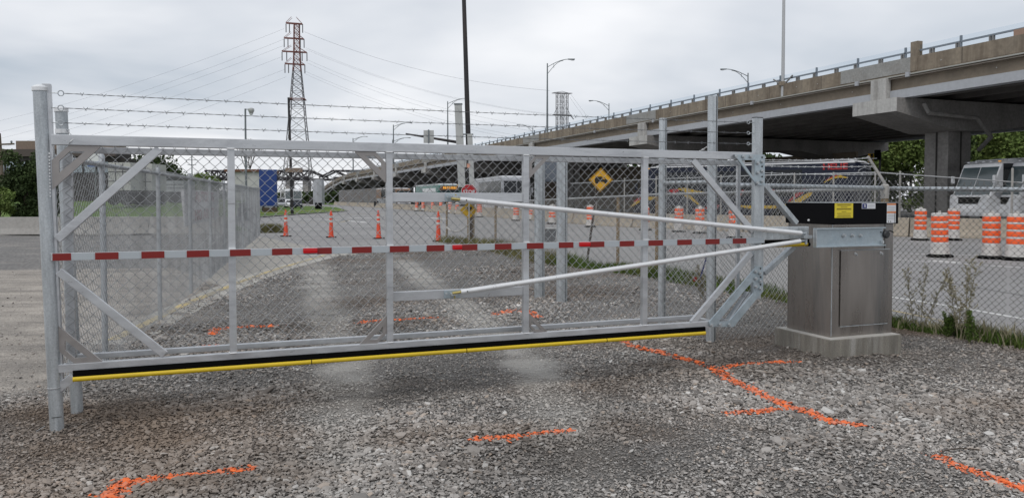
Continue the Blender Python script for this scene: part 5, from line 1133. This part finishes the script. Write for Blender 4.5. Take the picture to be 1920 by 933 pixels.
# blue pylon sign
g = G(503, 398); ps = thing('pylon_sign', 'tall plain blue sign board on two short dark legs beyond the left fence', 'sign', g)
q0, q1_ = AT(487, 386, g.y)-g, AT(519, 318, g.y)-g; MB().span((q0.x, -.15, q0.z), (q1_.x, .15, q1_.z)).build('board', sign_b, ps, bevel=.03)
for x in (q0.x+.4, q1_.x-.4): MB().span((x-.12, -.1, 0), (x+.12, .1, q0.z)).build('leg', steel_dark, ps)
MB().span((q0.x+.5, -.45, 0), (q1_.x+.1, -.1, .55)).build('planter', mat('brown_planter', (.07, .05, .035), .9), ps, bevel=.04)
# ------------------------------------------------------------------ lattice towers and bridge
def lattice(t_, lv, name, mt, r=.12):  # lv: (z, half width) levels
    mb = MB()
    for (z0, w0), (z1, w1) in zip(lv[:-1], lv[1:]):
        c0 = [Vector((sx*w0, sy*w0, z0)) for sx, sy in ((-1, -1), (1, -1), (1, 1), (-1, 1))]; c1 = [Vector((sx*w1, sy*w1, z1)) for sx, sy in ((-1, -1), (1, -1), (1, 1), (-1, 1))]
        for k in range(4):
            j = (k+1) % 4; mb.tube(c0[k], c1[k], r*1.5, 4, caps=False); mb.tube(c0[k], c1[j], r*.8, 3, caps=False); mb.tube(c0[j], c1[k], r*.8, 3, caps=False); mb.tube(c1[k], c1[j], r*.8, 3, caps=False)
    return mb.build(name, mt, t_, norm=False)
TY = 350.0; px2x = lambda px, Y=TY: (px-960)/F*Y
def zat(py, Y): return AT(960, py, Y).z
tb = thing('lattice_tower', 'tall rust and grey lattice power tower with four levels of arms above the gate', 'power tower', (px2x(559.5), TY, 0), R(8))
lv = [(0, 11)]
for y, hw in ((345, 8.6), (318, 7.7), (292, 6.8), (268, 6.1), (245, 5.5), (222, 4.8), (202, 4.4), (186, 3.9), (172, 3.5), (158, 3.15), (146, 2.8), (134, 2.45), (123, 2.15), (112, 2.0), (101, 1.9), (91, 1.8), (81, 1.75), (71, 1.7), (61, 1.65), (52, 1.6), (45, 1.5)): lv.append((zat(y, TY), hw*.72))
lattice(tb, lv[:13], 'lower_body', dark_lat2, .12); lattice(tb, lv[12:], 'upper_body', dark_lat, .12)
for y, x0_, x1_ in ((44, 537, 567), (72, 535, 571), (97, 531, 576), (120, 536, 572)):
    z = zat(y, TY); mb = MB(); cx = 553; hl, hr = (x0_-cx)/F*TY, (x1_-cx)/F*TY; m_ = -.3
    for sy in (-1, 1):
        mb.bar((hl, sy*.9, z), (hr, sy*.9, z-.3), .35, .4); mb.bar((hl, sy*.9, z), (m_-1.0, sy*1.2, z+2.6), .15, .15); mb.bar((hr, sy*.9, z-.3), (m_+1.0, sy*1.2, z+2.6), .15, .15)
    o = mb.build('cross_arm', dark_lat, tb); o.location = (-1.2 if y > 50 else -.8, 0, 0)
    mb = MB()
    for x in (hl, hl*.62, hr*.62, hr):
        if abs(x) > 2: mb.tube((x, 0, z-.3), (x, 0, z-4.2), .22, 5)
    o = mb.build('insulator', dark_lat2, tb); o.location = (-1.2 if y > 50 else -.8, 0, 0)
zp = zat(187, TY); MB().ringprism([(-3.6, -3.6), (3.6, -3.6), (3.6, 3.6), (-3.6, 3.6)], [(-2.6, -2.6), (2.6, -2.6), (2.6, 2.6), (-2.6, 2.6)], 'z', zp, zp+.35).build('platform', dark_lat, tb)
T2Y = 330.0
t2 = thing('lattice_tower', 'shorter dark lattice tower with a flat top rising behind the overpass railing', 'power tower', ((1053.5-960)/F*T2Y, T2Y, 0), R(20))
lv = [(0, 4.2)]+[(zat(y, T2Y), 2.35) for y in (300, 275, 255, 237, 217, 197, 176)]
for sx in (-1.1, 1.1):
    o = lattice(t2, [(z, 1.0 if z > 0 else 1.8) for z, w_ in lv], 'body', dark_lat2, .085); o.location = (sx*1.3, 0, 0)
z = zat(175, T2Y); mb = MB(); mb.bar((-4.2, -1.2, z), (4.2, -1.2, z), .25, .25); mb.bar((-4.2, 1.2, z), (4.2, 1.2, z), .25, .25); mb.bar((-4.2, 0, z), (0, 0, z+.8), .15, .15); mb.bar((4.2, 0, z), (0, 0, z+.8), .15, .15); mb.build('top_platform', dark_lat2, t2)
z = zat(216, T2Y); mb = MB(); mb.bar((-4.0, 0, z), (4.0, 0, z), 2.6, .35); mb.bar((-4.0, 0, z), (-2.2, 0, z+3.2), .15, .15); mb.bar((4.0, 0, z), (2.2, 0, z+3.2), .15, .15)
mb.tube((4, 0, z), (5.4, 0, z-1.6), .2, 5); mb.build('lower_platform', dark_lat2, t2)
wire_m = mat('power_line', (.10, .11, .12), .8, 0, .1, 1)
def cable(label, a, b_, sag, r=.035, n=24):
    P_ = [a.lerp(b_, i/n)-Vector((0, 0, 4*sag*(i/n)*(1-i/n))) for i in range(n+1)]
    tag(segs_mesh('power_line', [tuple(p) for p in P_[:-1]], [tuple(p) for p in P_[1:]], r, wire_m), label, 'power line', 'power lines of the tall lattice tower')
for k, (a, b_) in enumerate((((533, 54), (118, 213)), ((532, 74), (112, 236)), ((531, 86), (100, 252)), ((530, 106), (90, 272)), ((535, 130), (100, 290)), ((537, 144), (130, 300)))):
    A_ = AT(*a, TY); c = AT(a[0]+(b_[0]-a[0])*1.6, a[1]+(b_[1]-a[1])*1.25, 430); cable(('topmost', 'second', 'third', 'fourth', 'fifth', 'lowest')[k]+' of the faint power lines sloping down to the left of the lattice tower', A_, c, 5)
for k, (a, b_) in enumerate((((571, 60), (1031, 170)), ((574, 90), (1036, 214)), ((574, 93), (1040, 216)), ((576, 112), (1030, 240)), ((576, 118), (1030, 250)), ((573, 134), (1030, 262)), ((573, 139), (1030, 268)))):
    cable(('topmost', 'second', 'third', 'fourth', 'fifth', 'sixth', 'lowest')[k]+' of the faint power lines sloping down to the right of the lattice tower', AT(*a, TY), AT(*b_, T2Y), 4.5, .035 if a[1] > 60 else .05)
for k, (a, b_) in enumerate((((1070, 176), (1108, 222)), ((1068, 182), (1102, 224)))): cable(('upper', 'lower')[k]+' short power line dropping to the right from the flat topped tower', AT(*a, T2Y), AT(b_[0]*2-a[0], b_[1]*2-a[1], T2Y), 1)
# truss bridge on the skyline
BY = 430.0; brm = mat('dark_bridge_steel', (.035, .032, .036), .8, .1, .2, .05)
br = thing('truss_bridge', 'long dark steel truss bridge along the skyline behind the blue sign', 'bridge', (px2x(520, BY), BY, 0), 0)
zt2, zb3 = zat(320, BY), zat(333, BY); xa_, xb_2 = px2x(385, BY)-px2x(520, BY), px2x(606, BY)-px2x(520, BY)
def truss(x0_, x1_, n, pt):
    for sy in (0, 9):
        mb = MB(); mb.bar((x0_, sy, zt2), (x1_, sy, zt2), .9, .9); mb.bar((x0_, sy, zb3), (x1_, sy, zb3), .9, .9); w_ = (x1_-x0_)/n
        for k in range(n):
            a, c = x0_+k*w_, x0_+(k+1)*w_
            mb.bar((a, sy, zb3 if k % 2 else zt2), (c, sy, zt2 if k % 2 else zb3), .8, .8, (0, 1, 0)); mb.bar((c, sy, zb3), (c, sy, zt2), .35, .35)
        mb.build('truss', brm, br)
truss(xa_, xb_2-8, 16, 0); xq = px2x(612, BY)-px2x(520, BY); truss(xq+4, xq+62, 7, 0)
mb = MB()
for sy in (0, 9): mb.bar((xb_2-8, sy, zt2), (xb_2+1, sy, zb3), .9, .9, (0, 1, 0)); mb.bar((xq-4, sy, zb3), (xq+4, sy, zt2), .9, .9, (0, 1, 0))
mb.bar((xa_-60, 4.5, zb3-1), (xq+90, 4.5, zb3-1), 9, 1.0) if False else None
mb.build('end_post', brm, br)
for x in (px2x(572, BY)-px2x(520, BY), px2x(540, BY)-px2x(520, BY), px2x(640, BY)-px2x(520, BY)): MB().span((x-1.5, 1, 0), (x+1.5, 8, zb3)).build('pier', greyb, br)
MB().span((xa_-40, 0, zb3-1.6), (xq+90, 9, zb3-.5)).build('bridge_deck', brm, br)
# grey round silo like block, sheds and walls beyond
sl_ = thing('industrial_building', 'plain pale grey block right of the white coach in the distance', 'building', (px2x(598, 200), 200, 0)); MB().lathe([(1.5, 0), (1.5, 4.6), (1.3, 6.4), (0.1, 6.5)], 8).build('wall', flange, sl_)
MB().span((-1.8, -2.6, .1), (-.9, -2.2, 1.9)).build('door', bldg, sl_)
shd = thing('industrial_building', 'low grey wall with a rusty roof edge just left of the blue sign', 'building', (px2x(440, 110), 110, 0)); MB().span((-1, 0, 0), (3.6, 8, 5.4)).build('wall', sheet, shd); MB().span((-1.3, -.3, 5.4), (3.9, 8.3, 5.75)).build('roof_edge', mat('rusty_fascia', (.14, .06, .035), .8), shd); MB().span((-1.1, -.05, 2.6), (3.7, -.01, 2.7)).build('wall_seam', ink, shd)
# picket fence under the far overpass
pk = thing('picket_fence', 'dark picket fence with vertical bars on the tan barriers under the far overpass', 'fence', (0, 0, 0)); mb = MB(); a, c = Vector((-41, 182, 0)), Vector((-21.5, 131, 0)); n = 40
for k in range(n+1):
    q = a.lerp(c, k/n); MB().bar(q+Vector((0, 1, .8)), q+Vector((0, 1, 3.5)), .35, .1, (0, 1, 0)).build('picket', postm, pk)
for z in (1.1, 3.4): MB().bar(a+Vector((0, 1.1, z)), c+Vector((0, 1.1, z)), .1, .15).build('rail', postm, pk)
# buildings on the left
bd = thing('office_building', 'long dark building with a strip of windows and a tan upper block, far left', 'building', (px2x(-40, 92), 92, 0), 0)
MB().span((0, 0, 0), (16.4, 4, 7.3)).build('wall', bldg, bd); MB().span((-.2, -.3, 6.6), (16.6, .01, 7.45)).build('roof_edge', mat('brown_roof_edge', (.075, .06, .055), .8), bd); MB().span((4.3, .5, 7.45), (16.0, 3.5, 8.5)).build('upper_block', bldg_t, bd)
for k in range(10): MB().span((.4+k*1.55, -.08, 4.7), (1.65+k*1.55, -.03, 5.95)).build('window', pane, bd); MB().span((1.67+k*1.55, -.12, 4.6), (1.85+k*1.55, -.02, 6.05)).build('mullion', bldg, bd)
MB().span((16.41, .6, 0), (17.3, 3.4, 6.4)).build('annex', bldg, bd)
def trailer(label, px0, px1, Y, zt_, mt=sheet):
    zt_ -= 1.1; t_ = thing('trailer', label, 'trailer', (px2x(px0, Y), Y, 1.1), 0, 'white trailers behind the left fence'); wx_ = px2x(px1, Y)-px2x(px0, Y)
    MB().span((0, 0, 1.1), (wx_, 2.5, zt_)).build('box', mt, t_, bevel=.03)
    for k in range(1, 3): MB().span((0, -.012, 1.1+(zt_-1.1)*k/3-.03), (wx_, -.002, 1.1+(zt_-1.1)*k/3+.03)).build('side_rail', bldg, t_)
    for f in (.33, .66): MB().span((wx_*f-.03, -.015, 1.15), (wx_*f+.03, -.003, zt_-.05)).build('door_bar', steel_dark, t_)
    for x in (wx_*.2, wx_*.75): wheel(t_, x, .12, .5); wheel(t_, x, 2.38, .5, 1)
    MB().span((.1, .2, .8), (wx_-.1, 2.3, 1.1)).build('chassis', steel_dark, t_)
    return t_
trailer('white box trailer behind the left fence, nearest the gate', 204, 246, 58, 4.3); trailer('white box trailer in the middle of the three behind the left fence', 249, 286, 60, 4.3)
trailer('low grey trailer behind the left fence, below the trees', 292, 345, 70, 3.2, flange)
bsg = thing('logo_sign', 'small white and blue board on the building behind the upper left gusset', 'sign', (px2x(170, 90), 90, 0)); MB().span((-.2, -.1, 5.9), (1.4, .0, 6.9)).build('board_top', white_v, bsg); MB().span((-.2, -.11, 5.3), (1.4, .0, 5.9)).build('board_bottom', mat('mid_blue', (.03, .1, .35), .5), bsg); MB().tube((.6, .05, 0), (.6, .05, 5.4), .08, 6).build('post', lamp_m, bsg)
up_ = thing('utility_pole', 'old wooden pole with a cross arm at the left edge of the photo', 'pole', (px2x(9, 60), 60, 0), 0); MB().tube((0, 0, 0), (-.3, 0, zat(250, 60)), .16, 8, .11).build('pole', wood, up_, smooth=40); MB().bar((-1.1, -.1, zat(272, 60)), (.9, -.1, zat(270, 60)), .12, .12).build('cross_arm', wood, up_)
for x in (-.9, .7): MB().lathe([(.05, 0), (.08, .1), (.05, .2)], 8).build('insulator', lamp_m, up_).location = (x, -.1, zat(270, 60)+.05)
up2 = thing('utility_pole', 'distant thin power pole with two cross arms above the left fence', 'pole', (px2x(361, 180), 180, 0)); MB().tube((0, 0, 0), (0, 0, zat(287, 180)), .18, 6, .12).build('pole', lamp_m, up2); 
for y, w_ in ((291, 1.0), (300, 1.3), (309, 1.0)): MB().bar((-w_, 0, zat(y, 180)), (w_, 0, zat(y, 180)), .12, .12).build('cross_arm', lamp_m, up2)
# traffic light under the overpass
g = AT(1640, 372, 60); g.z = 0; tl_ = thing('traffic_light', 'yellow traffic light hanging left of the pier column', 'traffic light', (g.x, 60, 0)); 
MB().tube((.5, .3, 0), (.5, .3, 5.2), .09, 8).build('pole', steel_dark, tl_); MB().bar((.5, .3, 5.2), (-3.0, .3, 4.4), .08, .08).build('arm', steel_dark, tl_)
MB().span((-.45, 0, zat(304, 60)), (-.12, .28, zat(288, 60))).build('housing', sign_y, tl_, bevel=.02); MB().span((.05, 0, zat(300, 60)), (.42, .28, zat(281, 60))).build('back_housing', blackp, tl_)
for k in range(3): o = MB().lathe([(.1, 0), (.1, .03)], 12).build('lens', ink, tl_); o.location = (-.28, -.005, zat(304, 60)+.13+k*.21); o.rotation_euler = (PI/2, 0, 0)
# ------------------------------------------------------------------ vegetation
def leaf_cloud(name, lobes, n, size, mt, parent, seed=0, flat=.0):
    r = np.random.default_rng(seed); P = []; tot = sum(l[3]**3 for l in lobes)
    for (x, y, z, rad) in lobes:
        k = int(n*rad**3/tot); d = r.normal(size=(k, 3)); d /= np.linalg.norm(d, axis=1, keepdims=True); rr = rad*(r.random((k, 1))**.45)*(1+.18*np.sin(d[:, :1]*5+seed)*np.cos(d[:, 1:2]*7))
        P.append(np.array([[x, y, z]])+d*rr*np.array([[1, 1, .85]]))
    P = np.concatenate(P); k = len(P); a = r.normal(size=(k, 3)); a /= np.linalg.norm(a, axis=1, keepdims=True); b_ = np.cross(a, r.normal(size=(k, 3))); b_ /= np.linalg.norm(b_, axis=1, keepdims=True)
    s_ = size*r.uniform(.5, 1.3, (k, 1)); V = np.stack([P-a*s_*.5, P+b_*s_*.32, P+a*s_*.5, P-b_*s_*.32], 1).reshape(-1, 3); Fq = np.arange(4*k).reshape(-1, 4)
    return npmesh(name, V, Fq, mt, parent)
def tree(label, loc, h, rad, mt, seed, n=7000, size=.35, trunk=.2, low=.25, cat='tree', group=None, lobes_n=16):
    r = random.Random(seed); t_ = thing('tree', label, cat, loc, 0, group)
    lob = [(0, 0, h*.62, rad*.75)]
    for k in range(lobes_n):
        a = r.uniform(0, 6.28); f = r.uniform(.3, .85); z = h*(low+(1-low)*r.random()); env = math.sin(PI*min(1, max(.05, (z/h-low*.6)/(1.12-low*.6))))**.6
        lob.append((math.cos(a)*rad*f*env, math.sin(a)*rad*f*env, min(z, h-rad*.25), rad*r.uniform(.22, .42)))
    tag(leaf_cloud('crown', lob, n, size, mt, t_, seed))
    mb = MB(); mb.tube((0, 0, -.1), (r.uniform(-.2, .2), 0, h*.55), trunk, 8, trunk*.55)
    for k in range(7):
        l = lob[1+k]; mb.tube((0, 0, h*(.2+.05*k)), (l[0], l[1], l[2]), trunk*.45, 5, trunk*.15)
    mb.build('trunk', bark, t_, smooth=60); return t_
TR = [((42.3, 92), 12, 5.5, leafm, 'leafy tree seen left of the pier column beyond the overpass'), ((41.0, 97), 11, 5, leafd, 'darker tree above the rear of the navy coach'), ((54.5, 82), 12.5, 5.5, leafd, 'tree right of the pier column above the white coach'), ((62, 92), 10, 5.5, leafm, 'sparser tree at the right edge of the photo beyond the overpass'), ((45.5, 96), 10, 6, leafd, 'tree hidden partly by the pier column'), ((46.0, 89), 11, 5, leafm, 'bright green tree touching the left side of the pier column'), ((51.0, 79), 10, 4.5, leafm, 'low dark tree just right of the pier column'), ((56.5, 96), 12, 6, leafd, 'dark tree far behind the right white coach')]
for i, (p, h, rad, m_, lb) in enumerate(TR): tree(lb, (p[0], p[1], 0), h, rad, m_, 30+i, n=9000, size=.42, low=.08)
tree('dense dark green shrub tree left of the big gate post', (px2x(40, 39), 39.5, 0), 4.35, 1.35, leafd, 50, n=9000, size=.17, trunk=.08, low=.08, lobes_n=26)
tree('second dark shrub tree just behind the big gate post', (px2x(72, 41), 41.5, 0), 3.7, 1.35, leafd, 53, n=8000, size=.17, trunk=.08, low=.05, lobes_n=26)
tree('small light green shrub at the left edge above the grey barriers', (px2x(-3, 38), 38, 0), 2.2, .8, leafm, 51, n=3000, size=.13, trunk=.04, low=.05)
tree('bushy tree beyond the white trailers, left one', (px2x(240, 150), 150, 0), 10.2, 5, leafd, 54, n=5000, size=.6); tree('bushy tree beyond the white trailers, right one', (px2x(292, 140), 140, 0), 9.4, 6, leafd, 55, n=6000, size=.6)
tree('low yellowish tree on the skyline above the fence banner', (px2x(385, 200), 200, 0), 8.5, 5, leafm, 56, n=4000, size=.6); tree('round tree on the skyline beside the utility pole', (px2x(338, 210), 210, 0), 8.0, 6, leafm, 57, n=4000, size=.6)
# bare tree by the lamp
bt = thing('bare_tree', 'small bare branching tree beside the straight lamp pole', 'tree', (px2x(473, 120), 120, 0)); r_ = random.Random(9); mb = MB()
def grow(p, d, l, r, k):
    q = p+d*l; mb.tube(p, q, r, 4, r*.7, caps=False)
    if k:
        for _ in range(3): grow(q, (d+Vector((r_.uniform(-.6, .6), r_.uniform(-.6, .6), r_.uniform(-.1, .5)))).normalized(), l*.72, r*.62, k-1)
grow(Vector((0, 0, 0)), Vector((0, 0, 1)), 3.6, .16, 5); mb.build('branches', bark, bt, norm=False)
# dark woods under and behind the overpass
wd = [(x, y, 2.8, 4.2) for x, y in [(36-i*4.44, 107+i*12) for i in range(16)]]+[(40-i*4.44, 98+i*12, 5.6, 3.6) for i in range(16)]
o = leaf_cloud('far_woods', wd, 26000, .9, leafd, None, 77); tag(o, 'mass of dark trees beyond the far side of the overpass', 'woods', kind='stuff')
wd = [(px2x(px, 260), 260+6*math.sin(px), 1.0, 4.0) for px in range(-250, 640, 26)]
o = leaf_cloud('far_treeline', wd, 16000, 1.3, leafd, None, 78); tag(o, 'low dark line of trees along the horizon on the left', 'woods', kind='stuff')
# grey retaining wall behind the coaches in the dark
rw = thing('retaining_wall', 'brown wall in the shade beyond the navy coach', 'wall', (0, 0, 0)); a, c = Vector((34, 76, 0)), Vector((14, 122, 0)); dd = (c-a).normalized()
for k in range(12):
    p0_, p1_ = a+dd*(k*6.2), a+dd*(k*6.2+6.15); MB().bar(p0_+Vector((0, 0, 3.1)), p1_+Vector((0, 0, 3.1)), .3, 6.2).build('wall_panel', fascia_b, rw)
# grass along the roadside fence, weeds
def blades(name, line, wd_, n, h, mt, label, seed, base_z=0.0):
    r = np.random.default_rng(seed); segs = [(a, b_) for a, b_ in zip(line[:-1], line[1:])]; ln = np.array([(b_-a).length for a, b_ in segs]); pr = ln/ln.sum()
    idx = r.choice(len(segs), n, p=pr); t = r.random(n); A = np.array([tuple(s_[0]) for s_ in segs])[idx]; B = np.array([tuple(s_[1]) for s_ in segs])[idx]; P = A+(B-A)*t[:, None]
    clump = .5+.5*np.sin(P[:, 0]*9+P[:, 1]*7)*np.sin(P[:, 1]*3.1+1)
    P[:, :2] += r.normal(0, wd_, (n, 2)); P[:, 2] = base_z; hh = h*r.uniform(.25, 1.0, n)*(.35+.65*clump); an = r.uniform(0, 6.28, n); lean = r.normal(0, .35, (n, 2))*hh[:, None]; w_ = .004+.004*r.random(n)
    dx_, dy_ = np.cos(an)*w_, np.sin(an)*w_; T = P.copy(); T[:, 0] += lean[:, 0]; T[:, 1] += lean[:, 1]; T[:, 2] += hh; M_ = (P+T)/2; M_[:, 2] += hh*.12
    V = np.stack([P-np.stack([dx_, dy_, 0*dx_], 1), P+np.stack([dx_, dy_, 0*dx_], 1), M_+np.stack([dx_, dy_, 0*dx_], 1), M_-np.stack([dx_, dy_, 0*dx_], 1), T], 1).reshape(-1, 3); b0_ = np.arange(n)[:, None]*5
    Fq = np.concatenate([b0_+np.array([[0, 1, 2]]), b0_+np.array([[0, 2, 3]]), b0_+np.array([[3, 2, 4]])])
    return tag(npmesh(name, V, Fq, mt), label, 'grass', kind='stuff')
blades('roadside_grass', [FB[0], FB[1], FB[2]], .07, 9000, .24, grassm, 'green grass growing along the foot of the near roadside fence', 1)
blades('roadside_grass', [FB[2], FB[3]], .08, 3000, .2, grassm, 'grass strip behind the operator cabinet', 2); blades('roadside_grass', [FB[3], FB[4], FB[5], FB[6]], .16, 12000, .34, grassm, 'rough grass along the old fence between the receiver posts and the pair of thick posts', 3)
blades('roadside_grass', [FB[6], FB[7], FB[8]], .25, 7000, .45, mat('dry_grass', (.16, .15, .07), .85, 0, .4, 2, stain=(.08, .10, .03), stain_amt=.6, spec=.2), 'tall dry grass at the far end of the old fence', 4)
blades('dry_stalks', [FB[0], FB[1], FB[2]], .08, 1200, .40, drym, 'brown dry stalks standing among the roadside grass', 5)
g = G(505, 436); blades('grass_clump', [g+Vector((-.3, 0, 0)), g+Vector((.4, .3, 0))], .18, 2500, .7, mat('dry_grass', (0, 0, 0)), 'clump of dry weeds at the far end of the long left fence', 6)
def weed(label, loc, h, seed, n=26, spread=.25, dense_=1.0):
    r = random.Random(seed); t_ = thing('weed_plant', label, 'plant', loc, 0, 'tall weeds at the roadside fence'); mb = MB(); lv_ = []
    for s_ in range(max(2, int(3*dense_))):
        p = Vector((r.uniform(-.05, .05), r.uniform(-.03, .03), 0)); d = Vector((r.uniform(-spread, spread), r.uniform(-.1, .1), 1)).normalized(); hh = h*r.uniform(.7, 1)
        for k in range(n):
            q = p+d*(hh/n); d = (d+Vector((r.uniform(-.07, .07), r.uniform(-.07, .07), 0))).normalized(); mb.tube(p, q, .0035*(1-k/n)+.0015, 3, caps=False); p = q
            if k > 3:
                a = r.uniform(0, 6.28); l_ = hh*.22*(1-.55*k/n)*r.uniform(.5, 1.1); e_ = p+Vector((math.cos(a)*.8, math.sin(a)*.8, .75)).normalized()*l_; mb.tube(p, e_, .0016, 3, caps=False)
                for j in range(14):
                    f = j/13; c = p.lerp(e_, f)+Vector((r.uniform(-.012, .012), r.uniform(-.012, .012), r.uniform(-.01, .015))); lv_.append(c)
    mb.build('stem', drym, t_, norm=False)
    P = np.array([tuple(c) for c in lv_]); k = len(P); rr = np.random.default_rng(seed); a = rr.normal(size=(k, 3)); a /= np.linalg.norm(a, axis=1, keepdims=True); b_ = np.cross(a, rr.normal(size=(k, 3))); b_ /= np.linalg.norm(b_, axis=1, keepdims=True); s2 = .015*rr.uniform(.5, 1.5, (k, 1))
    V = np.stack([P-a*s2, P+b_*s2*.35, P+a*s2, P-b_*s2*.35], 1).reshape(-1, 3); npmesh('leaf_spray', V, np.arange(4*k).reshape(-1, 4), grassm if seed in (4, 6) else drym, t_); return t_
weed('tall feathery dry weed in front of the road, centre of the right fence', G(1800, 640), .92, 3, dense_=1.5); weed('thin dry weed just right of the cabinet', G(1722, 618), .85, 5, spread=.35); weed('low green weed clump beside the tall feathery one', G(1820, 648), .40, 4, dense_=1.3); weed('short green weed clump at the fence foot', G(1775, 635), .30, 6, dense_=2.2)
weed('weed beside the blue ribbon on the fence', G(1318, 560), .6, 8, dense_=1.5)
rb = MB(); p = AT(1325, 482, 9.2); rb.bar(p, AT(1313, 520, 9.2), .018, .004, (0, 1, 0)); tag(rb.build('blue_ribbon', label_b), 'blue ribbon hanging behind the tallest receiver post', 'ribbon')
tg = MB(); p = AT(1303, 523, 9.3); tg.box(p, (.04, .02, .05)); tag(tg.build('red_tag', red_g, bevel=.008), 'small red tag hanging left of the tallest receiver post', 'tag')
stk = MB(); a = G(1757, 866); c = G(1800, 851); stk.path([Vector((a.x, a.y, .03)), Vector((a.x*.6+c.x*.4, a.y*.5+c.y*.5, .05)), Vector((c.x, c.y, .04)), Vector((c.x+.12, c.y-.0, .03))], .004, 5); tag(stk.build('twig', bark), 'thin dark twig lying at the start of the right orange paint line', 'twig')
